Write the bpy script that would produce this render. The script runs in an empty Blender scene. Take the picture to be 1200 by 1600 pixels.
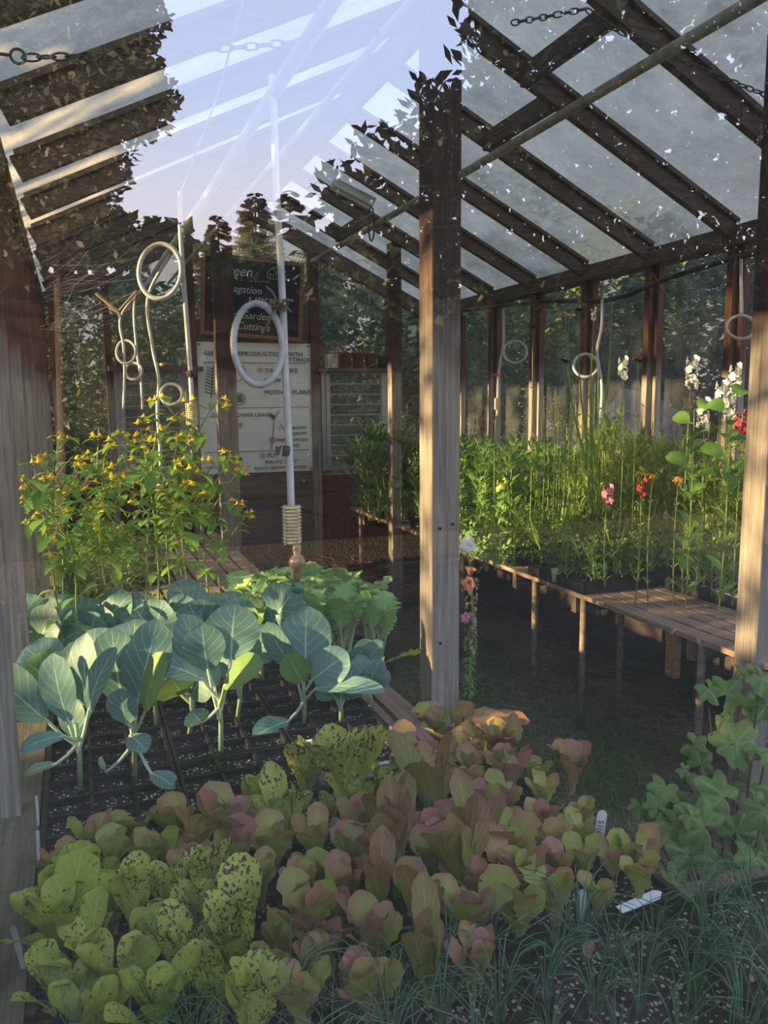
import bpy, math, random
from mathutils import Vector, Matrix, noise as mnoise
R_=math.radians
S=bpy.context.scene
COL=S.collection
rnd=random.Random(7)
# ------------------------------------------------------------------ camera
CAMZ=1.65
FPX=1253.8
YAW,PITCH,ROLL=R_(20.973),R_(7.796),R_(-.443)
cy,sy,cp,sp=math.cos(YAW),math.sin(YAW),math.cos(PITCH),math.sin(PITCH)
CF=Vector((sy*cp,cy*cp,-sp)); CR=Vector((cy,-sy,0)); CU=CR.cross(CF)
CR,CU=CR*math.cos(ROLL)+CU*math.sin(ROLL), CU*math.cos(ROLL)-CR*math.sin(ROLL)
CC=Vector((0,0,CAMZ))
cam=bpy.data.objects.new('camera',bpy.data.cameras.new('camera')); COL.objects.link(cam)
cam.matrix_world=Matrix(((CR.x,CU.x,-CF.x,0),(CR.y,CU.y,-CF.y,0),(CR.z,CU.z,-CF.z,CAMZ),(0,0,0,1)))
cam.data.sensor_fit='VERTICAL'; cam.data.sensor_height=24; cam.data.sensor_width=18
cam.data.lens=FPX/1600*24; cam.data.clip_start=.02; cam.data.clip_end=300
S.camera=cam
def ray(x,y): return CF+CR*((x-600)/FPX)-CU*((y-800)/FPX)
def onz(x,y,z): d=ray(x,y); return CC+d*((z-CAMZ)/d.z)
def ony(x,y,Y): d=ray(x,y); return CC+d*(Y/d.y)
def onx(x,y,X): d=ray(x,y); return CC+d*(X/d.x)
def ond(x,y,D): return CC+ray(x,y)*D
def px(P): 
    P=Vector(P)-CC; d=P.dot(CF); return (600+FPX*P.dot(CR)/d, 800-FPX*P.dot(CU)/d)
# ------------------------------------------------------------------ world, sun, exposure
S.view_settings.view_transform='Standard'; S.view_settings.look='None'; S.view_settings.gamma=1
S.view_settings.exposure=0.52; S.view_settings.use_curve_mapping=False
w=bpy.data.worlds.new('sky'); S.world=w; w.use_nodes=True; nt=w.node_tree; nt.nodes.clear()
def wn(t,**k):
    n=nt.nodes.new(t)
    for a,b in k.items(): setattr(n,a,b)
    return n
tc=wn('ShaderNodeTexCoord'); sepx=wn('ShaderNodeSeparateXYZ'); nt.links.new(tc.outputs['Generated'],sepx.inputs[0])
ramp=wn('ShaderNodeValToRGB')         # by elevation
er=ramp.color_ramp; er.elements[0].position=0; er.elements[0].color=(1.0,.80,.66,1)
er.elements[1].position=1; er.elements[1].color=(.46,.54,.76,1)
for p,c in ((.16,(.90,.82,.84,1)),(.34,(.60,.72,1.05,1)),(.6,(.60,.68,.92,1))):
    e=er.elements.new(p); e.color=c
nt.links.new(sepx.outputs['Z'],ramp.inputs[0])
# brighter toward the evening side of the sky (-Y)
mr=wn('ShaderNodeMapRange'); mr.inputs['From Min'].default_value=.35; mr.inputs['From Max'].default_value=-.8
mr.inputs['To Min'].default_value=.42; mr.inputs['To Max'].default_value=3.1
nt.links.new(sepx.outputs['Y'],mr.inputs['Value'])
bg=wn('ShaderNodeBackground'); nt.links.new(ramp.outputs[0],bg.inputs[0]); nt.links.new(mr.outputs[0],bg.inputs[1])
wo=wn('ShaderNodeOutputWorld'); nt.links.new(bg.outputs[0],wo.inputs[0])
sun=bpy.data.objects.new('sun',bpy.data.lights.new('sun','SUN')); COL.objects.link(sun)
sun.data.energy=17; sun.data.color=(1,.68,.34); sun.data.angle=R_(.8)
SUND=Vector((-1,.10,.19)).normalized()
sun.rotation_euler=SUND.to_track_quat('Z','Y').to_euler()
# ------------------------------------------------------------------ materials
def mat(name):
    m=bpy.data.materials.new(name); m.use_nodes=True; t=m.node_tree; t.nodes.clear()
    o=t.nodes.new('ShaderNodeOutputMaterial'); return m,t,o
def N(t,k,**a):
    n=t.nodes.new(k)
    for q,v in a.items(): setattr(n,q,v)
    return n
def setc(n,i,v): n.inputs[i].default_value=v
def rgb(r,g,b): 
    f=lambda c:(c/255/12.92 if c/255<=.04045 else ((c/255+.055)/1.055)**2.4)
    return (f(r),f(g),f(b),1)
def mixc(t,a,b,fac):
    m=N(t,'ShaderNodeMix',data_type='RGBA')
    for i,v in ((6,a),(7,b)):
        if isinstance(v,tuple): m.inputs[i].default_value=v
        else: t.links.new(v,m.inputs[i])
    if isinstance(fac,(int,float)): m.inputs[0].default_value=fac
    else: t.links.new(fac,m.inputs[0])
    return m.outputs[2]
def noise(t,scale,detail=3,vec=None,rough=.6):
    n=N(t,'ShaderNodeTexNoise'); n.inputs['Scale'].default_value=scale; n.inputs['Detail'].default_value=detail; n.inputs['Roughness'].default_value=rough
    if vec is not None: t.links.new(vec,n.inputs['Vector'])
    return n.outputs[0]
def rmp(t,src,*stops):
    r=N(t,'ShaderNodeMapRange'); r.inputs['From Min'].default_value=stops[0]; r.inputs['From Max'].default_value=stops[1]
    if len(stops)>2: r.inputs['To Min'].default_value=stops[2]; r.inputs['To Max'].default_value=stops[3]
    t.links.new(src,r.inputs['Value']); return r.outputs[0]
def math_(t,op,a,b=None):
    n=N(t,'ShaderNodeMath',operation=op)
    for i,v in enumerate((a,b)):
        if v is None: continue
        if isinstance(v,(int,float)): n.inputs[i].default_value=v
        else: t.links.new(v,n.inputs[i])
    return n.outputs[0]
def bump(t,h,dist=.002,strength=.6):
    b=N(t,'ShaderNodeBump'); b.inputs['Distance'].default_value=dist; b.inputs['Strength'].default_value=strength
    t.links.new(h,b.inputs['Height']); return b.outputs[0]
def simple(name,c,rough=.6,metal=0,nz=None,var=.25,bmp=0):
    m,t,o=mat(name); p=N(t,'ShaderNodeBsdfPrincipled'); p.inputs['Roughness'].default_value=rough; p.inputs['Metallic'].default_value=metal
    if nz:
        g=N(t,'ShaderNodeTexCoord'); n=noise(t,nz,4,g.outputs['Object'])
        dk=tuple(x*(1-var) for x in c[:3])+(1,); lt=tuple(min(1,x*(1+var)) for x in c[:3])+(1,)
        t.links.new(mixc(t,dk,lt,rmp(t,n,.35,.65)),p.inputs['Base Color'])
        if bmp: t.links.new(bump(t,n,bmp),p.inputs['Normal'])
    else: p.inputs['Base Color'].default_value=c
    t.links.new(p.outputs[0],o.inputs[0]); return m
def wood(name,axis,lo,hi=None,zb=1.84,stain=.5):
    m,t,o=mat(name); g=N(t,'ShaderNodeNewGeometry'); mp=N(t,'ShaderNodeMapping')
    sc={'x':(1.2,28,28),'y':(28,1.2,28),'z':(28,28,1.2)}[axis]; mp.inputs['Scale'].default_value=sc
    t.links.new(g.outputs['Position'],mp.inputs[0])
    n=noise(t,3.2,5,mp.outputs[0],.65); n2=noise(t,4,3,g.outputs['Position'])
    f=rmp(t,n,.35,.68)
    base=mixc(t,tuple(x*.45 for x in lo[:3])+(1,),lo,f)
    base=mixc(t,base,tuple(x*.5 for x in lo[:3])+(1,),rmp(t,n2,.5,.75,0,stain))
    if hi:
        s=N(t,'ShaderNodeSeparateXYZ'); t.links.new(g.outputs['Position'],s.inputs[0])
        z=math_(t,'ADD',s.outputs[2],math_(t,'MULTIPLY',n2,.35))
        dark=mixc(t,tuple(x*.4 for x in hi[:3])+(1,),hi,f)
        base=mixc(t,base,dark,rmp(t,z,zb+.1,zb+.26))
    p=N(t,'ShaderNodeBsdfPrincipled'); p.inputs['Roughness'].default_value=.8
    t.links.new(base,p.inputs['Base Color']); t.links.new(bump(t,n,.003,.7),p.inputs['Normal'])
    t.links.new(p.outputs[0],o.inputs[0]); return m
M={}
GRAY=rgb(158,148,138); BROWN=rgb(76,54,46)
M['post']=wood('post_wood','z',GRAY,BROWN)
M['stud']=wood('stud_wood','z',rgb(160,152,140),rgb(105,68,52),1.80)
M['rafter']=wood('rafter_wood','x',rgb(112,92,82))
M['plate']=wood('plate_wood','y',rgb(104,88,80))
M['slat']=wood('slat_wood','y',rgb(176,150,134),stain=.6)
M['sill']=wood('sill_wood','y',rgb(128,118,98))
M['cross']=wood('cross_wood','x',rgb(125,105,92))
M['door']=wood('door_wood','x',rgb(120,116,112))
M['cedar']=wood('cedar_frame','x',rgb(165,118,82),stain=.3)
M['darkboard']=wood('dark_boards','x',rgb(58,46,40))
M['galv']=simple('galvanised_pipe',rgb(158,156,148),.5,.3,14,.3)
M['steel_leg']=simple('rusty_pipe',rgb(120,105,90),.7,.1,30,.35)
M['pvc']=simple('white_pipe',rgb(165,170,182),.4,0,12,.08)
M['tube']=simple('pale_grey_tube',rgb(188,190,190),.4,0,30,.12)
M['hose']=simple('black_hose',rgb(38,38,42),.45)
M['weight']=simple('ivory_plastic',rgb(205,196,160),.5,0,50,.15)
M['nozzle']=simple('copper_brown_nozzle',rgb(150,125,100),.4,.2,40,.3)
M['green_plastic']=simple('green_plastic',rgb(20,120,80),.4)
M['clamp']=simple('dark_clamp',rgb(70,68,70),.5)
M['black']=simple('black_plastic',rgb(24,24,26),.5,0,30,.3)
M['whitep']=simple('white_plastic',rgb(225,228,235),.35)
M['tagp']=simple('plant_tag_plastic',rgb(190,192,190),.4,0,25,.08)
M['ink']=simple('pencil_ink',rgb(70,72,78),.8)
M['ink_dk']=simple('marker_ink',rgb(50,50,62),.8)
M['ink_red']=simple('red_marker',rgb(165,80,80),.8)
M['ink_green']=simple('green_marker',rgb(70,130,80),.8)
M['paper']=simple('poster_paper',rgb(238,238,236),.85,0,5,.05)
M['slate']=simple('chalkboard_black',rgb(34,36,40),.85,0,9,.25)
M['chalk']=simple('white_chalk',rgb(200,200,200),.95)
M['terracotta']=simple('brown_pot',rgb(96,60,52),.8,0,20,.25)
M['greenpot']=simple('dark_green_pot',rgb(30,62,54),.6)
M['paintpot']=simple('peeling_paint',rgb(190,180,168),.8,0,14,.4)
M['twine']=simple('dry_twine',rgb(120,108,90),.9)
M['chain']=simple('steel_chain',rgb(95,92,92),.5,.6)
M['alu']=simple('aluminium_frame',rgb(170,172,175),.45,.3,20,.15)
M['louver']=None
M['rock']=simple('granite',rgb(92,84,80),.85,0,5,.35,.05)
M['tent']=simple('white_canvas',rgb(235,238,245),.7)
M['straw']=simple('dry_bracken',rgb(150,82,45),.9,0,30,.4)
M['knob']=simple('door_knob_metal',rgb(120,115,110),.35,.8)
M['bark']=simple('bark',rgb(70,56,46),.9,0,20,.4,.01)
M['web']=simple('cobweb',rgb(170,172,180),.9)
def soil():
    m,t,o=mat('potting_soil'); g=N(t,'ShaderNodeNewGeometry')
    v=N(t,'ShaderNodeTexVoronoi'); v.inputs['Scale'].default_value=110; t.links.new(g.outputs['Position'],v.inputs['Vector'])
    sel=N(t,'ShaderNodeSeparateColor'); t.links.new(v.outputs['Color'],sel.inputs[0])
    f=math_(t,'MULTIPLY',math_(t,'LESS_THAN',v.outputs['Distance'],.42),math_(t,'GREATER_THAN',sel.outputs[0],.62))
    n=noise(t,60,4,g.outputs['Position'])
    b=mixc(t,rgb(10,9,8),rgb(40,33,28),n); c=mixc(t,b,rgb(175,162,145),f)
    p=N(t,'ShaderNodeBsdfPrincipled'); p.inputs['Roughness'].default_value=.9
    t.links.new(c,p.inputs['Base Color']); t.links.new(bump(t,n,.006,1),p.inputs['Normal']); t.links.new(p.outputs[0],o.inputs[0]); return m
M['soil']=soil()
def ground():
    m,t,o=mat('ground'); g=N(t,'ShaderNodeNewGeometry')
    v=N(t,'ShaderNodeTexVoronoi'); v.inputs['Scale'].default_value=26; t.links.new(g.outputs['Position'],v.inputs['Vector'])
    n=noise(t,1.6,4,g.outputs['Position'])
    peb=mixc(t,rgb(62,58,50),rgb(108,100,86),v.outputs['Color'])
    c=mixc(t,peb,rgb(62,72,40),rmp(t,n,.45,.6))
    p=N(t,'ShaderNodeBsdfPrincipled'); p.inputs['Roughness'].default_value=.9
    t.links.new(c,p.inputs['Base Color']); t.links.new(bump(t,v.outputs['Distance'],.02,.8),p.inputs['Normal']); t.links.new(p.outputs[0],o.inputs[0]); return m
M['ground']=ground()
M['meadow']=simple('meadow',rgb(120,120,60),.95,0,3,.4)
def glass(name,refl=1.0,base=0.,dust=.03,dustcol=(.6,.65,.7,1),translucent=.5,tint=(.93,.96,.95,1),dnoise=3.):
    m,t,o=mat(name)
    gg=N(t,'ShaderNodeNewGeometry'); dp=N(t,'ShaderNodeVectorMath',operation='DOT_PRODUCT')
    t.links.new(gg.outputs['Incoming'],dp.inputs[0]); t.links.new(gg.outputs['Normal'],dp.inputs[1])
    co=math_(t,'SUBTRACT',1.,math_(t,'ABSOLUTE',dp.outputs['Value'])); sch=math_(t,'ADD',.04,math_(t,'MULTIPLY',.96,math_(t,'POWER',co,5.)))
    fac=math_(t,'MINIMUM',math_(t,'ADD',math_(t,'MULTIPLY',sch,refl),base),1.)
    tr=N(t,'ShaderNodeBsdfTransparent'); tr.inputs[0].default_value=tint
    gl=N(t,'ShaderNodeBsdfGlossy'); gl.inputs['Roughness'].default_value=0.; gl.inputs[0].default_value=(1,1,1,1)
    m1=N(t,'ShaderNodeMixShader'); t.links.new(fac,m1.inputs[0]); t.links.new(tr.outputs[0],m1.inputs[1]); t.links.new(gl.outputs[0],m1.inputs[2])
    df=N(t,'ShaderNodeBsdfDiffuse'); df.inputs[0].default_value=dustcol
    tl=N(t,'ShaderNodeBsdfTranslucent'); tl.inputs[0].default_value=dustcol
    m2=N(t,'ShaderNodeMixShader'); m2.inputs[0].default_value=translucent; t.links.new(df.outputs[0],m2.inputs[1]); t.links.new(tl.outputs[0],m2.inputs[2])
    g=N(t,'ShaderNodeNewGeometry'); n=noise(t,dnoise,5,g.outputs['Position'],.7)
    df_=rmp(t,n,.3,.75,dust*.4,dust*1.7)
    m3=N(t,'ShaderNodeMixShader'); t.links.new(df_,m3.inputs[0]); t.links.new(m1.outputs[0],m3.inputs[1]); t.links.new(m2.outputs[0],m3.inputs[2])
    t.links.new(m3.outputs[0],o.inputs[0]); return m
M['pane_near']=glass('near_pane_glass',2.2,.10,.012)
M['pane']=glass('dusty_wall_glass',1.,0,.10)
M['roofpane']=glass('dirty_roof_glass',1.,0,.66,(.50,.49,.42,1),.75,(.46,.48,.40,1),2.)
M['louver']=glass('louver_glass',1.,.02,.04)
def leafm(name,c1,c2,vein=None,back=None,spots=None,tip=None,trans=.35,rough=.5,veinw=.045,nveins=9,obvar=.35,spec=.4,spotth=.58):
    """c1..c2 leaf colour range; vein colour; back side colour; spots colour; tip=(colour,start,end)"""
    m,t,o=mat(name); uv=N(t,'ShaderNodeUVMap'); s=N(t,'ShaderNodeSeparateXYZ'); t.links.new(uv.outputs[0],s.inputs[0])
    tcx=N(t,'ShaderNodeTexCoord'); oi=N(t,'ShaderNodeObjectInfo')
    n=noise(t,14,3,tcx.outputs['Object'])
    fac=math_(t,'ADD',math_(t,'MULTIPLY',n,.6),math_(t,'MULTIPLY',oi.outputs['Random'],obvar))
    c=mixc(t,c1,c2,rmp(t,fac,.2,.75))
    if tip:
        nn=noise(t,22,3,tcx.outputs['Object'])
        au=math_(t,'ABSOLUTE',math_(t,'SUBTRACT',s.outputs[0],.5))
        tv=math_(t,'ADD',math_(t,'ADD',s.outputs[1],math_(t,'MULTIPLY',au,.5)),math_(t,'MULTIPLY',math_(t,'SUBTRACT',nn,.5),.9))
        tv=math_(t,'ADD',tv,math_(t,'MULTIPLY',math_(t,'SUBTRACT',oi.outputs['Random'],.5),tip[3] if len(tip)>3 else .5))
        c=mixc(t,c,tip[0],rmp(t,tv,tip[1],tip[2]))
    if spots:
        ns=noise(t,150,2,tcx.outputs['Object'],.7); nb=noise(t,30,2,tcx.outputs['Object'])
        sv=math_(t,'ADD',ns,math_(t,'MULTIPLY',math_(t,'SUBTRACT',nb,.5),.5))
        sv=math_(t,'ADD',sv,math_(t,'MULTIPLY',math_(t,'SUBTRACT',oi.outputs['Random'],.5),.12))
        c=mixc(t,c,spots,rmp(t,sv,spotth,spotth+.05))
    if vein:
        au=math_(t,'ABSOLUTE',math_(t,'SUBTRACT',s.outputs[0],.5))
        mid=math_(t,'LESS_THAN',au,math_(t,'MULTIPLY',math_(t,'SUBTRACT',1.15,s.outputs[1]),veinw*.5))
        ph=math_(t,'SUBTRACT',math_(t,'MULTIPLY',s.outputs[1],float(nveins)),math_(t,'MULTIPLY',au,nveins*.75))
        fr=math_(t,'ABSOLUTE',math_(t,'SUBTRACT',math_(t,'FRACT',ph),.5))
        side=math_(t,'MULTIPLY',math_(t,'LESS_THAN',fr,.045),.55)
        c=mixc(t,c,vein,math_(t,'MAXIMUM',mid,side))
    if back:
        g=N(t,'ShaderNodeNewGeometry'); c=mixc(t,c,back,math_(t,'MULTIPLY',g.outputs['Backfacing'],.6))
    p=N(t,'ShaderNodeBsdfPrincipled'); p.inputs['Roughness'].default_value=rough; p.inputs['Specular IOR Level'].default_value=spec
    t.links.new(c,p.inputs['Base Color']); t.links.new(bump(t,n,.003,.4),p.inputs['Normal'])
    if trans:
        tl=N(t,'ShaderNodeBsdfTranslucent'); 
        t.links.new(mixc(t,c,(.45,.65,.12,1),.15),tl.inputs[0])
        mx=N(t,'ShaderNodeMixShader'); mx.inputs[0].default_value=trans
        t.links.new(p.outputs[0],mx.inputs[1]); t.links.new(tl.outputs[0],mx.inputs[2]); t.links.new(mx.outputs[0],o.inputs[0])
    else: t.links.new(p.outputs[0],o.inputs[0])
    return m
M['collard']=leafm('blue_green_leaf',rgb(84,124,112),rgb(118,156,146),rgb(178,205,180),rgb(118,156,84),trans=.18,rough=.5,nveins=6,veinw=.055)
M['collard_g']=leafm('fresh_green_leaf',rgb(96,132,66),rgb(124,160,84),rgb(165,190,120),trans=.25)
M['cstem']=simple('pale_green_stem',rgb(128,158,112),.5)
M['kale']=leafm('kale_leaf',rgb(134,182,108),rgb(180,212,150),rgb(180,205,160),trans=.3)
M['kale_y']=leafm('yellowing_leaf',rgb(185,180,60),rgb(205,190,80),rgb(200,195,110),trans=.3)
M['speck']=leafm('speckled_leaf',rgb(148,164,64),rgb(190,198,90),rgb(180,192,108),spots=rgb(80,42,34),veinw=.06,nveins=6,trans=.3,spotth=.56)
M['speck_lt']=leafm('lightly_speckled_leaf',rgb(144,160,62),rgb(184,194,88),rgb(180,192,108),spots=rgb(90,60,36),veinw=.06,nveins=6,trans=.3,spotth=.615)
M['bronze']=leafm('bronze_leaf',rgb(136,152,66),rgb(174,178,90),rgb(168,156,112),tip=(rgb(166,122,88),.72,1.25,.7),trans=.3,nveins=6)
M['redleaf']=leafm('red_leaf',rgb(140,148,70),rgb(168,150,90),rgb(180,140,124),tip=(rgb(162,108,100),.52,1.1,.8),trans=.3,nveins=6)
M['darkrom']=leafm('dark_romaine_leaf',rgb(112,126,52),rgb(142,144,66),rgb(168,166,100),tip=(rgb(134,94,72),.45,1.1,.6),trans=.3,nveins=7)
M['pinkdead']=leafm('faded_pink_leaf',rgb(170,110,110),rgb(175,140,110),rgb(190,150,140),trans=.2)
M['chive']=simple('chive_blade',rgb(78,112,82),.45,0,9,.3)
M['stem_g']=simple('green_stem',rgb(120,146,72),.5,0,20,.2)
M['yplant']=leafm('soft_green_leaf',rgb(106,158,80),rgb(150,195,90),rgb(160,190,110),trans=.45)
M['yflower']=leafm('yellow_petal',rgb(240,215,50),rgb(245,225,70),trans=.35)
M['marigold']=leafm('feathery_green_leaf',rgb(48,104,66),rgb(70,128,74),trans=.3)
M['zinnia']=leafm('bright_green_leaf',rgb(92,146,68),rgb(136,178,84),rgb(130,170,95),trans=.35)
M['mixg']=leafm('yellow_green_leaf',rgb(132,160,74),rgb(176,194,100),rgb(150,175,105),trans=.4)
M['grassb']=leafm('grass_blade_leaf',rgb(104,150,66),rgb(140,178,84),trans=.4)
M['white_fl']=leafm('white_petal',rgb(240,238,235),rgb(250,248,244),trans=.3)
M['pink_fl']=leafm('pink_petal',rgb(222,130,165),rgb(235,160,185),trans=.3)
M['salmon_fl']=leafm('salmon_petal',rgb(228,150,125),rgb(240,175,150),trans=.3)
M['red_fl']=leafm('crimson_petal',rgb(165,35,70),rgb(190,60,90),trans=.3)
M['dark_fl']=leafm('maroon_petal',rgb(58,20,28),rgb(80,28,38),trans=.1)
M['blue_fl']=leafm('blue_petal',rgb(88,100,190),rgb(125,130,205),trans=.3)
M['yel_fl']=leafm('lemon_petal',rgb(235,230,90),rgb(245,238,120),trans=.3)
M['or_fl']=leafm('orange_petal',rgb(230,155,50),rgb(240,175,60),trans=.3)
M['beige_fl']=leafm('seed_pod',rgb(165,150,115),rgb(190,170,135),trans=.2)
M['currant']=leafm('lobed_leaf',rgb(72,108,52),rgb(122,146,76),rgb(120,145,90),trans=.25,nveins=6)
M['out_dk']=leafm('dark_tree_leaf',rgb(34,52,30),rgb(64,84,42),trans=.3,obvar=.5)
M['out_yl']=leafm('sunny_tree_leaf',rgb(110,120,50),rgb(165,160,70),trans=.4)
M['laurel']=leafm('laurel_leaf',rgb(50,62,48),rgb(72,84,62),trans=.1)
M['fir']=leafm('fir_needles',rgb(92,90,52),rgb(136,120,66),trans=.15)
# ------------------------------------------------------------------ mesh builder
class MB:
    def __init__(s): s.v=[];s.f=[];s.uv=[]
    def quad(s,a,b,c,d,uv=((0,0),(1,0),(1,1),(0,1))):
        i=len(s.v); s.v+= [tuple(a),tuple(b),tuple(c),tuple(d)]; s.f.append((i,i+1,i+2,i+3)); s.uv+=list(uv)
    def box(s,x0,x1,y0,y1,z0,z1,M_=None):
        P=[Vector(p) for p in ((x0,y0,z0),(x1,y0,z0),(x1,y1,z0),(x0,y1,z0),(x0,y0,z1),(x1,y0,z1),(x1,y1,z1),(x0,y1,z1))]
        if M_ is not None: P=[M_@p for p in P]
        i=len(s.v); s.v+=[tuple(p) for p in P]
        for q in ((0,3,2,1),(4,5,6,7),(0,1,5,4),(1,2,6,5),(2,3,7,6),(3,0,4,7)):
            s.f.append(tuple(i+k for k in q)); s.uv+=[(0,0),(1,0),(1,1),(0,1)]
        return s
    def beam(s,a,b,w,h,up=Vector((0,0,1))):
        a=Vector(a);b=Vector(b); d=(b-a); L=d.length; d.normalize(); side=d.cross(up).normalized(); u=side.cross(d)
        Mx=Matrix(((d.x,side.x,u.x,a.x),(d.y,side.y,u.y,a.y),(d.z,side.z,u.z,a.z),(0,0,0,1)))
        return s.box(0,L,-w/2,w/2,-h/2,h/2,Mx)
    def tube(s,pts,r,n=8,closed=False,caps=True):
        pts=[Vector(p) for p in pts]; rr=r if isinstance(r,(list,tuple)) else [r]*len(pts)
        rings=[]; prev=None; k=len(pts)
        for i,p in enumerate(pts):
            d=(pts[(i+1)%k]-pts[i-1]) if closed else (pts[min(i+1,k-1)]-pts[max(i-1,0)])
            if d.length<1e-9: d=Vector((0,0,1))
            d.normalize()
            if prev is None:
                u=d.cross(Vector((0,0,1)) if abs(d.z)<.9 else Vector((1,0,0))).normalized()
            else:
                u=prev-d*prev.dot(d)
                u=u.normalized() if u.length>1e-6 else d.orthogonal().normalized()
            prev=u; v=d.cross(u); base=len(s.v)
            for j in range(n):
                a=2*math.pi*j/n; s.v.append(tuple(p+(u*math.cos(a)+v*math.sin(a))*rr[i]))
            rings.append(base)
        m=k if closed else k-1
        for i in range(m):
            a=rings[i];b=rings[(i+1)%k]
            for j in range(n):
                s.f.append((a+j,a+(j+1)%n,b+(j+1)%n,b+j)); s.uv+=[(.5,.3)]*4
        if caps and not closed:
            s.f.append(tuple(rings[0]+j for j in reversed(range(n)))); s.uv+=[(.5,.3)]*n
            s.f.append(tuple(rings[-1]+j for j in range(n))); s.uv+=[(.5,.3)]*n
        return s
    def lathe(s,prof,c=(0,0,0),n=16):
        rings=[]; c=Vector(c)
        for (r,z) in prof:
            rings.append(len(s.v))
            for j in range(n):
                a=2*math.pi*j/n; s.v.append((c.x+r*math.cos(a),c.y+r*math.sin(a),c.z+z))
        for a,b in zip(rings,rings[1:]):
            for j in range(n):
                s.f.append((a+j,a+(j+1)%n,b+(j+1)%n,b+j)); s.uv+=[(0,0)]*4
        return s
    def leaf(s,P0,P1,P2,W,nrm,prof,nl=8,nw=4,cup=.15,ruf=0.,rf=3.,bend=.12,pr=.003,seed=0,lobes=0,pet=True):
        """petiole P0->P1, blade P1->P2 facing nrm"""
        P0,P1,P2,nrm=Vector(P0),Vector(P1),Vector(P2),Vector(nrm)
        ax=P2-P1; L=ax.length; ax.normalize(); nn=nrm-ax*nrm.dot(ax)
        if nn.length<1e-4: nn=ax.orthogonal()
        nn.normalize(); sd=ax.cross(nn); rg=random.Random(seed); ph=rg.random()*6.28
        if pet and (P1-P0).length>1e-4:
            mid=(P0+P1)/2-Vector((0,0,1))*(P1-P0).length*.06
            s.tube([P0,mid,P1,P1+ax*L*.25-nn*.001],[pr*1.3,pr*1.1,pr,pr*.5],5,caps=False)
        base=len(s.v); tw=rg.uniform(-.12,.12)
        for i in range(nl+1):
            v=i/nl; hw=prof(v)*W/2
            c=P1+ax*(L*v)+nn*(bend*L*(4*v*(1-v))*.5 - bend*L*max(0,v-.6)*.6)
            for j in range(nw+1):
                u=-1+2*j/nw
                h=cup*abs(u)**1.6*hw + ruf*W*abs(u)**2*math.sin(rf*6.283*v+ph+(2 if u>0 else 0)) + tw*u*hw
                e=1+ (lobes*math.sin(rf*6.283*v*1.3+ph)*abs(u) if lobes else 0)
                s.v.append(tuple(c+sd*(u*hw*e)+nn*h))
        for i in range(nl):
            for j in range(nw):
                a=base+i*(nw+1)+j; s.f.append((a,a+1,a+nw+2,a+nw+1))
                U=lambda q:q/nw
                s.uv+=[(U(j),i/nl),(U(j+1),i/nl),(U(j+1),(i+1)/nl),(U(j),(i+1)/nl)]
        return s
    def mesh(s,name,m,smooth=False):
        me=bpy.data.meshes.new(name); me.from_pydata(s.v,[],s.f); 
        if len(s.uv)==len(me.loops):
            ul=me.uv_layers.new(name='UVMap'); flat=[c for u in s.uv for c in u]; ul.data.foreach_set('uv',flat)
        me.materials.append(m)
        if smooth: me.polygons.foreach_set('use_smooth',[True]*len(me.polygons))
        me.update(); return me
def link(name,me,parent=None,loc=None):
    o=bpy.data.objects.new(name,me); COL.objects.link(o)
    if parent: o.parent=parent
    if loc is not None: o.location=loc
    return o
def part(name,mb,m,parent,smooth=False): return link(name,mb.mesh(name,m,smooth),parent)
def tag(o,label,cat,group=None,kind=None):
    o['label']=label; o['category']=cat
    if group: o['group']=group
    if kind: o['kind']=kind
    return o
def thing(name,label,cat,loc=(0,0,0),rz=0,group=None):
    o=bpy.data.objects.new(name,None); o.empty_display_size=.05; COL.objects.link(o); o.location=loc; o.rotation_euler=(0,0,rz)
    return tag(o,label,cat,group)
def struct(name,mb,m,label=None):
    o=link(name,mb.mesh(name,m)); o['kind']='structure'
    if label: o['label']=label
    return o
def copy_tree(o,parent=None):
    c=o.copy(); COL.objects.link(c)
    if parent: c.parent=parent
    for ch in o.children: copy_tree(ch,c)
    return c
ORD=['first','second','third','fourth','fifth','sixth','seventh','eighth','ninth','tenth','eleventh','twelfth','thirteenth','fourteenth','fifteenth','sixteenth','seventeenth','eighteenth','nineteenth','twentieth']
# leaf profiles
def p_ovate(v): return max(0.02,(math.sin(math.pi*min(1,v*.96+.03))**.75)*(1-.25*(v-.4)))
def p_obov(v): return max(.03,math.sin(math.pi*(.06+.90*v)**1.25)**.62) if v<1 else .12
def p_round(v): return max(.04,math.sqrt(max(0,1-(2*v-1)**2)))
def p_lance(v): return max(.02,math.sin(math.pi*(v*.97+.015))**.9*(1-.45*v)*1.25)
def p_spoon(v): return .30+.75*(1/(1+math.exp(-(v-.42)*11)))*math.sqrt(max(0,1-max(0,(v-.72)/.285)**2)) - (.0 if v<.99 else .2)
def p_strap(v): return max(.05,1-v**3)
# ------------------------------------------------------------------ structure
XL,XR,XC=-.14,3.1,1.48
ZE,ZR=2.45,3.24
YN,YF=.40,6.95
SY=[.736+.6219*k for k in range(11)]
mb=MB(); mb.box(-14,16,-16,26,-.05,0); struct('floor',mb,M['ground'])
# near gable (the window the view looks through)
def gable_outline(Y,z0): return [(XL,Y,z0),(XR,Y,z0),(XR,Y,ZE),(XC,Y,ZR),(XL,Y,ZE)]
g=MB(); i=0
g.quad((XL-.1,YN,.66),(1.62,YN,.66),(1.62,YN,ZR-.1),(XL-.1,YN,ZE+.3))
t=struct('window_1',g,M['pane_near'])
g=MB(); g.box(XL-.2,XR+.1,YN-.04,YN+.03,0,.62); struct('wall_near',g,M['darkboard'])
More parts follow.
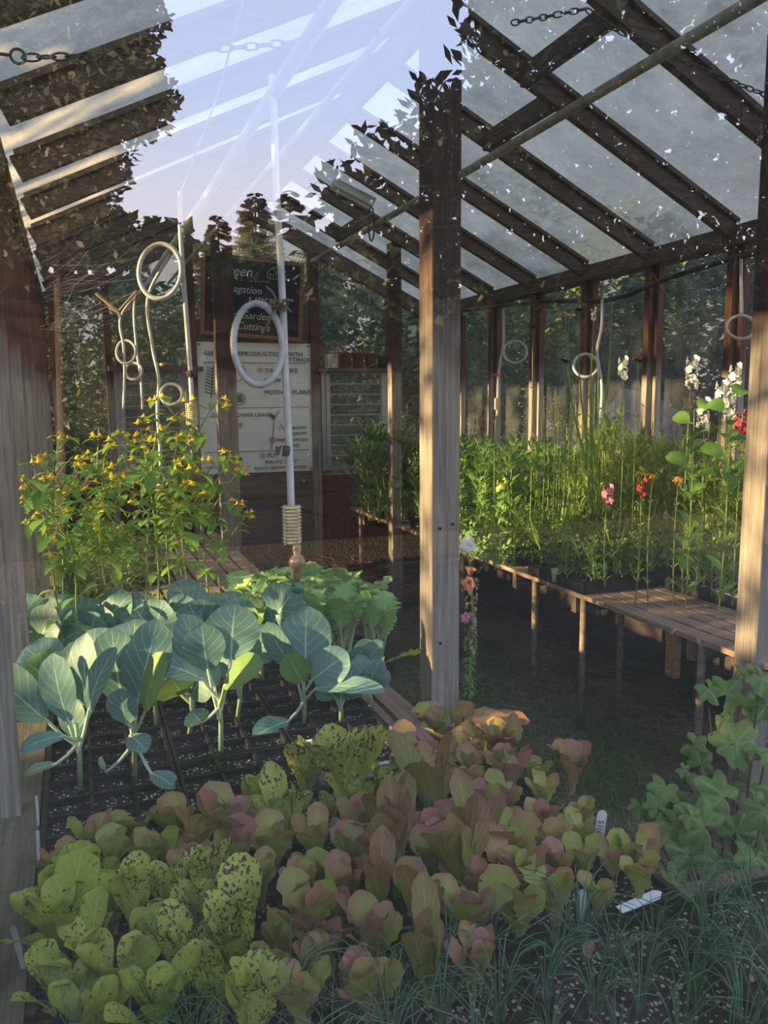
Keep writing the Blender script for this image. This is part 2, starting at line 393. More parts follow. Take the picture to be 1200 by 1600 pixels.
# left wall
g=MB(); g.box(XL-.26,XL-.20,YN,YF,0,.66); struct('wall_left',g,M['darkboard'])
g=MB(); g.box(XL-.22,XL+.015,YN,YF,.66,.70); struct('trim_1',g,M['sill'])
for k,y in enumerate([.78]+[s+.0 for s in SY[1:]]):
    g=MB(); zt=2.5; wv=.045 if k%2 else .06
    g.box(XL-.075,XL-.025,y-wv/2,y+wv/2,.70,zt)
    g.box(XL-.15,XL-.085,y-wv/2-.012,y+wv/2+.012,.70,zt)
    g.box(XL-.085,XL-.075,y-.006,y+.006,.70,zt)
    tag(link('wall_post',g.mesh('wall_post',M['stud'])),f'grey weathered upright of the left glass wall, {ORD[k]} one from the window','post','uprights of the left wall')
g=MB(); g.quad((XL-.118,YN,.70),(XL-.118,YF,.70),(XL-.118,YF,ZE),(XL-.118,YN,ZE)); struct('window_2',g,M['pane'])
g=MB(); g.box(XL-.16,XL-.03,YN,YF,ZE-.03,ZE+.06); struct('trim_2',g,M['plate'])
# right wall
g=MB(); g.box(XR+.03,XR+.08,YN,YF,0,.66); struct('wall_right',g,M['darkboard'])
g=MB(); g.box(XR,XR+.14,YN,YF,.66,.70); struct('trim_3',g,M['sill'])
for k,y in enumerate(SY[1:10]):
    g=MB(); g.box(XR-.01,XR+.08,y-.022,y+.022,.70,ZE)
    g.box(XR+.03,XR+.07,y-.05,y+.05,.70,ZE)
    tag(link('wall_post',g.mesh('wall_post',M['stud'])),f'brown and grey upright of the right glass wall, {ORD[8-k]} one from the far corner','post','uprights of the right wall')
g=MB(); g.quad((XR+.09,YN,.70),(XR+.09,YF,.70),(XR+.09,YF,ZE),(XR+.09,YN,ZE)); struct('window_3',g,M['pane'])
g=MB(); g.box(XR-.03,XR+.1,YN,YF,ZE-.045,ZE+.045); struct('trim_4',g,M['plate'])
# roof
SL=(ZR-ZE)/(XR-XC)
for k,y in enumerate(SY[:]+[ ]):
    for sgn in (1,-1):
        xe=XR if sgn>0 else XL
        g=MB(); 
        g.beam((xe,y,ZE+.02),(XC,y,ZR+.02),.038,.085)
        g.beam((xe,y,ZE+.068),(XC,y,ZR+.068),.075,.02)
        side='right' if sgn>0 else 'left'
        tag(link('rafter',g.mesh('rafter',M['rafter'])),f'dark brown rafter of the {side} roof slope, {ORD[k]} one from the window','rafter',f'rafters of the {side} roof slope')
g=MB(); g.box(XC-.022,XC+.022,YN,YF+.05,ZR-.06,ZR+.1); struct('trim_5',g,M['plate'])
for sgn,nm in ((1,'window_4'),(-1,'window_5')):
    xe=XR+.12 if sgn>0 else XL-.12; ze=ZE+.085-.12*SL
    g=MB(); g.quad((xe,YN,ze),(xe,YF,ze),(XC,YF,ZR+.085),(XC,YN,ZR+.085)); struct(nm,g,M['roofpane'])
# roof vent frames (short headers between rafters)
for (y0,y1,x,nm) in ((SY[4],SY[5],2.05,1),(SY[8],SY[9],2.05,2),(SY[3],SY[4],1.9,3)):
    z=ZE+(XR-x)*SL-.0
    g=MB(); g.beam((x,y0,z),(x,y1,z),.04,.085); struct('trim_%d'%(8+nm),g,M['plate'])
# far gable
g=MB(); i=len(g.v); 
for a_,b_,c_ in ((XL,.95,.95),(2.0,XR,.95),(.95,2.0,2.3)): g.quad((a_,YF+.02,c_),(b_,YF+.02,c_),(b_,YF+.02,ZE),(a_,YF+.02,ZE))
g.v+= [(XL,YF+.02,ZE),(XR,YF+.02,ZE),(XC,YF+.02,ZR)]; g.f.append((len(g.v)-3,len(g.v)-2,len(g.v)-1)); g.uv+=[(0,0)]*3
struct('window_6',g,M['pane'])
g=MB(); g.box(XL,.95,YF,YF+.05,0,1.0); g.box(2.0,XR,YF,YF+.05,0,1.0); struct('wall_far',g,M['darkboard'])
g=MB(); 
for sgn in (1,-1):
    xe=XR if sgn>0 else XL; g.beam((xe,YF,ZE+.0),(XC,YF,ZR+.0),.06,.10)
g.box(XL,XR,YF-.02,YF+.03,ZE-.05,ZE+.0) if False else None
struct('trim_6',g,M['rafter'])
FW=[(.29,.05,'fp'),(.95,.07,'fp'),(2.01,.08,'fp'),(2.72,.05,'fp'),(XR-.03,.06,'fp'),(XL+.03,.06,'fp')]
for k,(x,wd,_) in enumerate(FW):
    zt=ZE+ (min(x-XL,XR-x))*SL-.05
    g=MB(); g.box(x-wd/2,x+wd/2,YF-.06,YF+.03,0,zt)
    nm=['second from the left corner','left of the door','right of the door','right of the louvered window','in the right corner','in the left corner'][k]
    tag(link('gable_post',g.mesh('gable_post',M['stud'])),f'brown upright of the far end wall, {nm}','post','uprights of the far wall')
g=MB(); g.box(.98,1.98,YF-.04,YF+.02,2.28,2.34); struct('trim_7',g,M['cross'])
# ------------------------------------------------------------------ inner posts
def ipost(x,y,w,d,zt,label):
    g=MB(); g.box(x-w/2,x+w/2,y-d/2,y+d/2,0,zt)
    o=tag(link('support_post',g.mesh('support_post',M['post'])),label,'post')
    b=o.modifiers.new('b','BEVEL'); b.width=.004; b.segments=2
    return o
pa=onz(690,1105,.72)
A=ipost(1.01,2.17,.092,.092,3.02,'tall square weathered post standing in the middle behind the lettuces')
D=ipost(2.285,2.17,.10,.10,2.86,'brown square post at the right edge of the view beside the lobed-leaf shrub')
B=ipost(.955,5.40,.13,.07,2.98,'weathered post in front of the hand-drawn poster')
Cc=ipost(2.30,5.75,.085,.085,2.82,'weathered post in front of the feathery green plants and louvered window')
for o in (A,):
    for dx,z in ((-.02,1.95),(.022,1.96),(-.02,1.28),(.022,1.29),(-.018,.93)):
        g=MB(); g.lathe([(.0045,0),(.0045,.004),(0,.004)],(0,0,0),8)
        g.v=[(1.01+dx+a,2.17-.046-c,z+b) for a,b,c in g.v]; part('nail_hole',g,M['hose'],o)
# purlin pipes
g=MB(); g.tube([(1.997,.5,2.854),(1.997,3.5,2.845),(1.997,6.9,2.854)],.021,12)
tag(link('roof_pipe',g.mesh('roof_pipe',M['galv'],True)),'long grey metal pipe running under the right rafters','pipe')
g=MB(); g.tube([(.50,.9,2.40),(.50,3.0,2.40),(.47,5.0,2.38),(.45,6.9,2.38)],[.016]*4,12)
tag(link('water_pipe',g.mesh('water_pipe',M['pvc'],True)),'thick white water pipe under the left roof that the misting tubes hang from','pipe')
g=MB(); g.tube([(.86,.9,2.66),(.84,3.0,2.64),(.78,6.9,2.62)],.011,10)
tag(link('water_pipe',g.mesh('water_pipe',M['pvc'],True)),'thin white pipe beside and above the thick white one','pipe')
# ------------------------------------------------------------------ far wall furniture
dr=thing('door_1','closed grey wooden door at the far end with a paper poster','door',(0,0,0)); dr['kind']='structure'
del dr['category']; del dr['label']
g=MB(); g.box(1.0,1.96,YF-.02,YF+.02,.02,2.28); part('door_panel',g,M['door'],dr)
g=MB(); g.box(1.0,1.96,YF-.032,YF-.02,.83,.86); g.box(1.0,1.96,YF-.032,YF-.02,2.20,2.28); part('door_rail',g,M['cross'],dr)
g=MB(); g.lathe([(0,0),(.028,.005),(.03,.02),(.02,.035),(.01,.05),(.025,.055),(.028,.065),(0,.066)],(0,0,0),14)
g.v=[(1.88+x,YF-.085+z,.955+y) for x,y,z in g.v]; part('door_knob',g,M['knob'],dr,True)
def text(name,s,size,loc,m,parent,rot=(R_(90),0,0),shear=0,align='LEFT',ext=.0008,sx=1):
    c=bpy.data.curves.new(name,'FONT'); c.body=s; c.size=size; c.extrude=ext; c.shear=shear; c.align_x=align; c.resolution_u=3
    c.materials.append(m); tmp=bpy.data.objects.new('tmp',c); COL.objects.link(tmp); bpy.context.view_layer.update()
    me=bpy.data.meshes.new_from_object(tmp.evaluated_get(bpy.context.evaluated_depsgraph_get())); bpy.data.objects.remove(tmp)
    o=bpy.data.objects.new(name,me); COL.objects.link(o); o.parent=parent; o.location=loc; o.rotation_euler=rot; o.scale=(sx,1,1); return o
po=thing('poster','large white paper poster about cuttings pinned on the far door','poster',(.99,YF-.036,1.05))
g=MB(); nx,nz=14,16
for a in range(nx):
    for b in range(nz):
        q=[]
        for (da,db) in ((0,0),(1,0),(1,1),(0,1)):
            u=(a+da)/nx; v=(b+db)/nz
            q.append((u*.98,-.002-.004*math.sin(u*7+v*3)*math.sin(v*5),v*1.11+.0))
        g.quad(*q)
part('paper',g,M['paper'],po)
yt=-.009
def ptxt(s,x,z,size=.05,m='ink_dk',sh=.0): return text('lettering',s,size,(x,yt,z),M[m],po,shear=sh,sx=1.1)
ptxt('ASEXUAL REPRODUCTION WITH',.05,1.00,.052); ptxt('CUTTINGS',.70,.955,.05)
ptxt('\u2460 TAKE SPIKE',.50,.86,.052); ptxt('FROM',.56,.775,.05); ptxt('MOTHER PLANT',.56,.675,.052)
ptxt('\u2461 STRIP LOWER LEAVES',.09,.485,.045); ptxt('TO NODE',.14,.40,.045)
ptxt('ROOTS',.80,.37,.036); ptxt('GROW',.80,.32,.036); ptxt('FROM EXPOSED',.66,.265,.036); ptxt('NODES',.73,.215,.036)
ptxt('\u2462 PUT IN',.50,.13,.05); ptxt('PERLITE "POTS"',.55,.075,.04); ptxt('ROOTS GROW AT NODES',.45,.025,.036)
g=MB()
for b_ in ((.95,.94),(.95,.56),(.95,.185),(.42,.06)): g=MB(); g.box(.04,b_[0],yt-.001,yt+.001,b_[1],b_[1]+.004); part('ruled_line',g,M['ink_dk'],po)
def circ(cx,cz,r,n=20): return [(cx+r*math.cos(6.283*k/n),yt,cz+r*math.sin(6.283*k/n)) for k in range(n)]
for a_ in ((.33,.86,.07),(.34,.635,.05),(.62,.28,.022)): g=MB(); g.tube(circ(*a_),.0032,5,True); part('red_circle',g,M['ink_red'],po)
g=MB(); g.tube([(.68,yt,.36),(.70,yt,.42),(.74,yt,.35)],.003,5); part('red_cut_mark',g,M['ink_red'],po); g=MB()
g.tube([(.65,yt,.28),(.78,yt,.285)],.003,5); g.tube([(.755,yt,.30),(.78,yt,.285),(.755,yt,.27)],.003,5); part('red_arrow',g,M['ink_red'],po)
g=MB(); g.tube([(.61,yt,.20),(.64,yt,.46),(.68,yt,.53)],.004,5); g.tube([(.64,yt,.46),(.60,yt,.50),(.64,yt,.49),(.64,yt,.46)],.008,4); part('green_cutting_drawing',g,M['ink_green'],po)
g=MB(); g.tube([(.10,yt,.64),(.12,yt,.80),(.13,yt,.92)],.004,5)
for k in range(9): z=.68+.026*k; g.tube([(.05+.003*k,yt,z+.02),(.12,yt,z),(.19-.003*k,yt,z+.02)],.004,4)
part('green_plant_drawing',g,M['ink_green'],po)
for b_ in ((.31,.37,.61,.67),(.30,.35,.10,.14)): g=MB(); g.box(b_[0],b_[1],yt-.001,yt+.001,b_[2],b_[3]); part('green_leaf_drawing',g,M['ink_green'],po)
for x,z in ((.02,1.09),(.96,1.09),(.96,.02),(.02,.02)):
    g=MB(); g.lathe([(.009,0),(.007,.004),(0,.005)],(0,0,0),8); g.v=[(x+a,-.008-c,z+b) for a,b,c in g.v]; part('pin',g,M['clamp'],po)
cb=thing('chalkboard','wood-framed chalkboard with white handwriting leaning above the far door','chalkboard',(1.05,YF-.085,2.25))
cb.rotation_euler=(R_(0),R_(3.2),0)
CW,CH=.80,.60
g=MB(); g.box(0,CW,0,.012,0,CH); part('slate',g,M['slate'],cb)
g=MB(); fw=.032
for b in ((-fw,CW+fw,CH,CH+fw),(-fw,CW+fw,-fw,0),(-fw,0,0,CH),(CW,CW+fw,0,CH)): g.box(b[0],b[1],-.008,.02,b[2],b[3])
part('frame',g,M['cedar'],cb)
def ctxt(s,x,z,size,sh=.25): return text('chalk_lettering',s,size,(x,-.003,z),M['chalk'],cb,shear=sh)
ctxt('Green',.09,.47,.115); ctxt('Propagation',.06,.335,.085); ctxt('Style :',.05,.25,.075,.3); ctxt('UPSIDE',.36,.235,.105,.05); ctxt('and Garden',.15,.125,.085); ctxt('Cuttings',.26,.035,.085)
g=MB(); hx,hz=.52,.47; y_=-.003
for pl in ([(0,0),(0,.06),(.035,.09),(.07,.06),(.07,0),(0,0)],[(.07,.06),(.16,.07),(.16,.01),(.07,0)],[(.035,.09),(.12,.10),(.16,.07)],[(.1,.005),(.1,.06)],[(.13,.008),(.13,.065)],[(.02,0),(.02,.04),(.05,.04),(.05,0)]):
    g.tube([(hx+a,y_,hz+b) for a,b in pl],.0025,4)
part('chalk_drawing',g,M['chalk'],cb)
# shelves and louvered windows
def shelf(x0,x1,z,label):
    g=MB(); g.box(x0,x1,YF-.17,YF-.06,z-.035,z); return tag(link('wall_shelf',g.mesh('wall_shelf',M['cross'])),label,'shelf')
shelf(2.03,2.75,1.95,'wooden shelf above the right louvered window, carrying small pots')
shelf(.28,1.02,1.95,'wooden shelf above the left louvered window, carrying a jar')
def louver(x0,x1,z0,z1,n,label):
    t=thing('louvered_window',label,'window',(x0,YF-.05,z0)); W=x1-x0;H=z1-z0
    g=MB(); 
    for b in ((0,.035,0,H),(W-.035,W,0,H)): g.box(b[0],b[1],-.02,.04,b[2],b[3])
    g.box(-.04,0,-.005,.04,-.03,H+.02); g.box(W,W+.03,-.005,.04,-.03,H+.02); g.box(0,W,-.01,.04,-.03,0)
    part('frame',g,M['alu'],t)
    for k in range(n):
        z=H*(k+.5)/n; Mx=Matrix.Translation((0,0.01,z))@Matrix.Rotation(R_(-62),4,'X')
        g=MB(); g.box(.035,W-.035,-.055,.055,-.003,.003,Mx); s_=part('glass_slat',g,M['louver'],t)
        g=MB(); g.box(.035,W-.035,-.060,-.052,-.005,.005,Mx); part('slat_edge',g,M['alu'],s_)
louver(2.10,2.66,1.08,1.90,9,'tall louvered window right of the far door behind the feathery plants')
louver(.36,.88,1.08,1.90,9,'louvered window left of the far door behind the yellow-flowered plants')
def pot(x,y,z,r0,r1,h,m,label,group=None,square=False):
    t=MB(); n=4 if square else 18
    t.lathe([(0,0),(r0,0),(r1,h),(r1*1.08,h),(r1*1.08,h*1.08) ,(r1*.9,h*1.08),(r1*.88,h*.9),(0,h*.88)],(0,0,0),n)
    o=tag(link('flower_pot',t.mesh('flower_pot',m,not square)),label,'pot',group); o.location=(x,y,z)
    if square: o.rotation_euler=(0,0,R_(45))
    return o
pot(2.135,YF-.115,1.95,.062,.068,.11,M['paintpot'],'small square pot with peeling white paint, leftmost on the right shelf',None,True)
for k,x in enumerate((2.27,2.385,2.50)): pot(x,YF-.115,1.95,.042,.052,.12,M['terracotta'],['brown pot beside the peeling white one on the right shelf','middle brown pot of three on the right shelf','brown pot beside the dark green one on the right shelf'][k],'brown pots on the shelf')
pot(2.625,YF-.115,1.95,.045,.06,.10,M['greenpot'],'dark green pot at the right end of the shelf')
j=thing('glass_jar','clear glass jar with a screw lid on the left shelf','jar',(.86,YF-.12,1.95))
g=MB(); g.lathe([(0,.001),(.045,.001),(.048,.02),(.048,.10),(.038,.12),(.038,.13)],(0,0,0),16); part('glass_body',g,M['louver'],j,True)
g=MB(); g.lathe([(.04,.128),(.042,.13),(.042,.15),(0,.152)],(0,0,0),16); part('lid',g,M['alu'],j,True)
g=MB(); g.lathe([(0,0),(.05,0),(.055,.02),(.05,.028),(0,.03)],(0,0,0),12)
d=tag(link('small_dish',g.mesh('small_dish',M['nozzle'],True)),'small brown dish lying next to the glass jar','dish'); d.location=(.72,YF-.115,1.95)
# fluorescent fixture under far right roof
fx=thing('light_fixture','white strip light fixture hanging among the right rafters','lamp',(0,0,0))
a=ony(520,287,5.2); b=ony(582,318,5.2)
a=Vector((a.x,5.2,a.z)); b=Vector((b.x,5.2,b.z)); 
g=MB(); g.beam(a,b,.10,.05); part('housing',g,M['whitep'],fx)
g=MB(); g.tube([a+Vector((.02,-.01,-.035)),b+Vector((-.02,-.01,-.035))],.013,8); part('lamp_tube',g,M['whitep'],fx)
q=ony(580,330,5.1)
g=MB(); g.tube([(q.x+.02*math.cos(t_*.5236),5.1,q.z-.08+.11*math.sin(t_*.5236)) for t_ in range(12)],.006,6,True)
tag(link('hanging_loop',g.mesh('hanging_loop',M['hose'],True)),'black hanging strap loop below the strip light','strap')
# ------------------------------------------------------------------ benches
def bench(name,x0,x1,y0,y1,z,nsl,legs,label,cross=()):
    t=thing(name,label,'bench',((x0+x1)/2,y0,0)); ox=(x0+x1)/2
    W=(x1-x0); pitch=W/nsl
    for k in range(nsl):
        g=MB(); g.box(x0-ox+k*pitch+.006,x0-ox+(k+1)*pitch-.012,0,y1-y0,z-.022,z); o=part('slat',g,M['slat'],t)
    for yc in cross:
        g=MB(); g.box(x0-ox+.02,x1-ox-.01,yc-y0-.02,yc-y0+.02,z-.11,z-.022); part('cross_beam',g,M['cross'],t)
    for (lx,ly) in legs:
        g=MB(); g.tube([(lx-ox,ly-y0,0),(lx-ox,ly-y0,z-.022)],.017,10); part('leg',g,M['steel_leg'],t,True)
    return t
bench('slatted_bench',-.12,1.0,1.2,6.2,.66,11,[(.93,2.5),(.93,4.2),(.93,6.0),(0,2.5),(0,4.2)],'long slatted wooden bench on the left under the yellow-flowered plants',(2.4,4.15,6.05))
legs=[(2.30,2.45),(2.31,3.27),(2.31,3.72),(2.98,3.2),(2.98,2.95),(2.6,3.35),(2.62,4.2),(2.31,4.6)]
bench('slatted_bench',2.265,3.07,2.0,4.78,.71,8,legs,'slatted wooden bench on the right carrying black trays of flowers',(2.5,3.32,3.9))
bench('slatted_bench',2.28,3.07,4.86,6.8,.71,8,[(2.31,4.95),(2.31,6.6)],'far slatted bench beyond the right one by the louvered window',(5.1,6.5))
g=MB(); g.box(-.13,1.32,.42,1.22,.60,.655); tag(link('potting_shelf',g.mesh('potting_shelf',M['sill'])),'near wooden shelf under the lettuce and chive trays','shelf')
# brace block with metal plate under bench
g=MB(); q=onx(1048,1000,2.27); g.box(2.272,2.30,q.y-.03,q.y+.03,.50,.685); tag(link('bracket_block',g.mesh('bracket_block',M['cedar'])),'small orange-brown wooden block under the edge of the right bench','block')
# ------------------------------------------------------------------ trays
TRAYZ=.66
def tray(x0,x1,y0,y1,z,h,nx_,ny_,label,name='seedling_tray',m='black',soilz=.017,group=None,rz=0):
    cx,cy_=(x0+x1)/2,(y0+y1)/2; W,L=x1-x0,y1-y0
    t=thing(name,label,'tray',(cx,cy_,z),rz,group); th=.003
    g=MB()
    g.box(-W/2,W/2,-L/2,L/2,0,.003)
    for b in ((-W/2,-W/2+th,-L/2,L/2),(W/2-th,W/2,-L/2,L/2),(-W/2,W/2,-L/2,-L/2+th),(-W/2,W/2,L/2-th,L/2)): g.box(*b,0,h)
    r=.010
    for b in ((-W/2-r,-W/2,-L/2-r,L/2+r),(W/2,W/2+r,-L/2-r,L/2+r),(-W/2,W/2,-L/2-r,-L/2),(-W/2,W/2,L/2,L/2+r)): g.box(*b,h-.004,h)
    if nx_*ny_>1 and min(nx_,ny_)>1:
        part('tray_shell',g,M[m],t); g=MB()
        for k in range(1,nx_): x=-W/2+W*k/nx_; g.box(x-.004,x+.004,-L/2,L/2,.004,h-.001)
        for k in range(1,ny_): y=-L/2+L*k/ny_; g.box(-W/2,W/2,y-.004,y+.004,.004,h-.001)
        part('cell_divider',g,M[m],t)
    else: part('tray_shell',g,M[m],t)
    g=MB(); n=16; rg=random.Random(int(abs(cx*917+cy_*331)*10))
    zs={}
    for a in range(n+1):
        for b in range(n+1): zs[a,b]=h-soilz+rg.uniform(-.005,.003)
    for a in range(n):
        for b in range(n):
            q=[(-W/2+th+(W-2*th)*(a+da)/n,-L/2+th+(L-2*th)*(b+db)/n,zs[a+da,b+db]) for da,db in ((0,0),(1,0),(1,1),(0,1))]
            g.quad(*q)
    part('soil',g,M['soil'],t)
    return t
# lettuce trays: 2 cols x 4 rows ; X -.12..1.06 , Y .62..1.78
tn=0
for r,(y0,y1) in enumerate(((.86,1.22),(1.235,1.50),(1.515,1.78))):
    for c,(x0,x1) in enumerate(((-.11,.43),(.445,.985))):
        if r==0 and c==1: continue
        tray(x0,x1,y0,y1,TRAYZ,.06,9 if r else 9,5,f'black cell tray of lettuces, {["left","right"][c]} one in the {["front","middle","back"][r]} row')
tray(.445,1.02,1.12,1.225,TRAYZ,.06,6,1,'narrow black tray strip with small red lettuces and a white tag lying on it')
for c,(x0,x1) in enumerate(((-.11,.19),(.205,.505),(.52,.80))):
    for r,(y0,y1) in enumerate(((1.80,2.06),(2.075,2.33),(2.345,2.60))):
        if r==0 and c==2:
            continue
        tray(x0,x1,y0,y1,TRAYZ,.055,3,3,f'black nine-cell pack of collard seedlings, {["left","middle","right"][c]} one in the {["front","middle","back"][r]} row')
tray(.55,.80,1.86,2.06,TRAYZ,.058,1,1,'white tray half hidden between the collards and the middle post',m='whitep')
tray(.50,1.04,2.62,2.90,TRAYZ,.055,6,4,'black tray of curly kale nearest the collards')
tray(.50,1.04,2.92,3.20,TRAYZ,.055,6,4,'black tray of curly kale behind the first kale tray')
tray(.0,.42,2.70,3.25,TRAYZ,.06,1,1,'black tray at the foot of the tall yellow-flowered plants')
tray(-.05,.45,4.5,5.0,TRAYZ,.07,1,1,'black tray holding low green seedlings far back on the left bench')
for r,(x0,x1,y0,y1) in enumerate(((-.10,.33,.50,.845),(.345,.62,.50,.845),(.64,.94,.50,.80),(.96,1.28,.50,.80),(.64,.94,.815,1.10),(.96,1.28,.815,1.10),(.445,.625,.86,1.10))):
    tray(x0,x1,y0,y1,TRAYZ,.055,1,1,['black tray of chive seedlings at the lower left corner','black tray of chives at the bottom middle','black tray of chives at the very front right of the middle','black tray of chives at the front right corner','black tray of chives in front of the upright white tags','black tray of chives below the lobed-leaf shrub','narrow black tray of chives behind the bottom middle one'][r])
# right bench trays
def rtray(x0,x1,y0,y1,label): return tray(x0,x1,y0,y1,.71,.065,1,1,label,'carry_tray',soilz=.012)
def flat(x0,x1,y0,y1,label):
    t=thing('carry_tray',label,'tray',((x0+x1)/2,(y0+y1)/2,.71)); W,L=x1-x0,y1-y0; g=MB()
    g.box(-W/2,W/2,-L/2,L/2,0,.004)
    for b in ((-W/2,-W/2+.006,-L/2,L/2),(W/2-.006,W/2,-L/2,L/2),(-W/2,W/2,-L/2,-L/2+.006),(-W/2,W/2,L/2-.006,L/2)): g.box(*b,0,.055)
    part('tray_shell',g,M['black'],t); return t
flat(2.275,2.72,3.22,3.74,'wide black carrying tray at the front edge of the right bench')
flat(2.735,3.05,2.55,3.20,'black carrying tray against the glass wall on the right bench')
flat(2.735,3.05,3.26,3.80,'black carrying tray behind the first one against the glass wall')
pk=[]
def pack(x0,x1,y0,y1,label,m='black',z=.714,h=.06): return tray(x0,x1,y0,y1,z,h,2,2,label,'seedling_pack',m)
pack(2.30,2.50,3.25,3.48,'black seedling pack at the front corner of the wide carrying tray')
pack(2.505,2.70,3.25,3.48,'black seedling pack right of the front corner one in the wide tray')
pack(2.30,2.50,3.50,3.72,'black seedling pack with cream pot behind the front corner one')
pack(2.505,2.70,3.50,3.72,'black seedling pack at the back right of the wide tray')
pack(2.76,3.03,2.60,2.86,'square black pack with a white front nearest the right post')
pack(2.76,3.03,2.89,3.15,'black pack behind the white-fronted one',)
pack(2.76,3.03,3.30,3.53,'black pack in the second tray along the glass wall')
pack(2.76,3.03,3.55,3.78,'black pack at the back of the second tray along the glass wall')
g=MB(); q=onz(1115,905,.714); g.box(2.755,3.035,2.588,2.592,.72,.775); g.box(2.756,2.762,2.59,2.87,.72,.775); tag(link('plastic_collar',g.mesh('plastic_collar',M['whitep'])),'white plastic collar around the pot nearest the right post','collar')
rtray(2.30,2.66,3.95,4.40,'black tray of leafy seedlings behind the wide carrying tray')
rtray(2.68,3.04,3.95,4.40,'black tray of seedlings against the glass wall behind the carrying trays')
rtray(2.30,2.66,4.45,4.80 if False else 4.76,'black tray of bright green plants at the end of the right bench')
rtray(2.68,3.04,4.45,4.76,'black tray of bright green plants at the far end by the glass wall')
rtray(2.32,3.04,4.95,5.5,'black tray at the near end of the far bench')
rtray(2.32,3.04,5.9,6.6,'black tray of feathery plants by the louvered window')
g=MB(); g.lathe([(0,0),(.022,0),(.028,.07),(.024,.07),(.02,.01)],(0,0,0),14); o=tag(link('cream_pot',g.mesh('cream_pot',M['weight'],True)),'small cream plastic pot in the wide black tray','pot'); q=onz(892,915,.715); o.location=(2.288,3.36,.715)
o.location=(2.29,3.485,.72)
# ------------------------------------------------------------------ plant kit
SH=M
def place_leafset(parent,leaves,m,names='leaf',smooth=True):
    for L in leaves:
        g=MB(); g.leaf(**L); part(names,g,m if not callable(m) else m(),parent,smooth)
# --- collards
LATR=CR.copy(); DEPV=Vector((CF.x,CF.y,0)).normalized()
def collard(bx,by,leaves,label,hstem=.10,lean=(0,0)):
    b=onz(bx,by,.712); t=thing('collard_seedling',label,'plant',b,0,'collard seedlings in black cell packs'); D=(b-CC).dot(CF)
    k=D/FPX
    top=Vector((lean[0],lean[1],hstem))
    g=MB(); g.tube([(0,0,-.02),top*.5+Vector((.003,0,0)),top],[.0075,.0065,.005],7); part('stem',g,M['cstem'],t,True)
    for i,L in enumerate(leaves):
        (x1,y1),(x2,y2),wpx,dep,face=L[:5]; m=L[5] if len(L)>5 else 'collard'
        # pixel offsets from the plant's base: blade base, blade tip; dep = depth offset toward viewer at tip
        P1=LATR*((x1)*k)+Vector((0,0,1))*(-y1*k)-DEPV*(dep*.4); P2=LATR*(x2*k)+Vector((0,0,1))*(-y2*k)-DEPV*dep
        P0=top*rnd.uniform(.5,.95)
        nrm=-DEPV*face[0]+Vector((0,0,1))*face[1]+LATR*face[2]
        g=MB(); g.leaf(P0,P1,P2,wpx*k,nrm,p_obov,12,8,cup=.12,ruf=.018,rf=2.3,bend=.13,pr=.0042,seed=i+int(bx),lobes=.02)
        part('leaf',g,M[m],t,True)
F1=(1,.35,0);F2=(.9,.5,.3);F3=(.9,.4,-.4);FT=(.35,1,0);FB=(.5,.9,.2)
collard(125,1227,[((-45,-110),(-122,-198),72,.02,F1),((-12,-105),(-30,-212),56,.0,F1),((22,-120),(14,-238),62,-.03,F3),((24,-125),(72,-228),40,.03,F3),((-10,-92),(-60,-86),38,.10,FT),((-30,-40),(-76,-28),26,.04,FT),((-5,-70),(-20,-130),44,-.05,F1)],'blue-green collard seedling nearest the left wall, its lowest leaf pale and drooping',.16)
collard(210,1212,[((-12,-110),(-30,-232),78,-.03,F1),((10,-120),(48,-250),70,.0,F2),((25,-110),(60,-205),52,.03,F3,'collard_g'),((4,-75),(38,-66),36,.09,FT),((-40,-10),(-48,-30),40,.03,FT),((30,-10),(72,4),36,.05,FT),((-5,-90),(-5,-150),50,.04,F1)],'collard seedling second from left in the front row, a round leaf held low',.15)
collard(345,1172,[((-15,-130),(-22,-202),66,.0,F1),((20,-145),(28,-230),86,-.02,F1),((12,-110),(74,-152),64,.06,(.5,.8,-.3),'collard_g'),((-22,-120),(-92,-152),42,.05,(.6,.9,.3)),((-25,-50),(-36,-75),42,.05,F1),((-8,-100),(-60,-210),60,-.05,F2)],'tall collard seedling in the middle of the front row with one bright green leaf',.16)
collard(475,1122,[((4,-75),(8,-178),80,.0,F1),((-12,-80),(-52,-158),42,.03,F3),((15,-65),(70,-110),58,.03,F2),((20,-55),(126,-66),38,.10,(.5,.9,.2)),((-22,-5),(-70,4),38,.12,(.6,.9,.2)),((0,-60),(-20,-110),46,.04,F1,'collard_g')],'collard seedling beside the speckled lettuces with one large upright leaf',.09)
more=[(60,1078,'back row beside the left wall'),(150,1062,'back row, just right of the wall-side one'),(187,1122,'middle row behind the two leftmost front plants'),(245,1066,'back row, centre left'),(295,1142,'middle row left of the tall middle plant'),(335,1060,'back row, centre right'),(370,1120,'middle row behind the tall middle plant'),(410,1062,'back row, right'),(118,1135,'middle row close to the left wall'),(245,1128,'middle row between the second and middle front plants')]
for i,(x,y,w_) in enumerate(more):
    ls=[]; nl=rnd.randint(6,8)
    for q in range(nl):
        a=q/nl*6.283+rnd.uniform(-.4,.4); r=rnd.uniform(25,50); hh=rnd.uniform(60,92) ; ex=rnd.uniform(.5,1.1)
        sx=math.cos(a); sd_=math.sin(a)
        ls.append(((sx*r*.5,-hh),(sx*(r+45*ex),-hh-rnd.uniform(30,68)),rnd.uniform(56,84),.07*sd_,(.9,.35,-sx*.5)) + ((('collard_g',)) if rnd.random()<.12 else ()))
    collard(x,y,ls,f'collard seedling in the {w_}',.12,(rnd.uniform(-.02,.02),rnd.uniform(-.02,.02)))
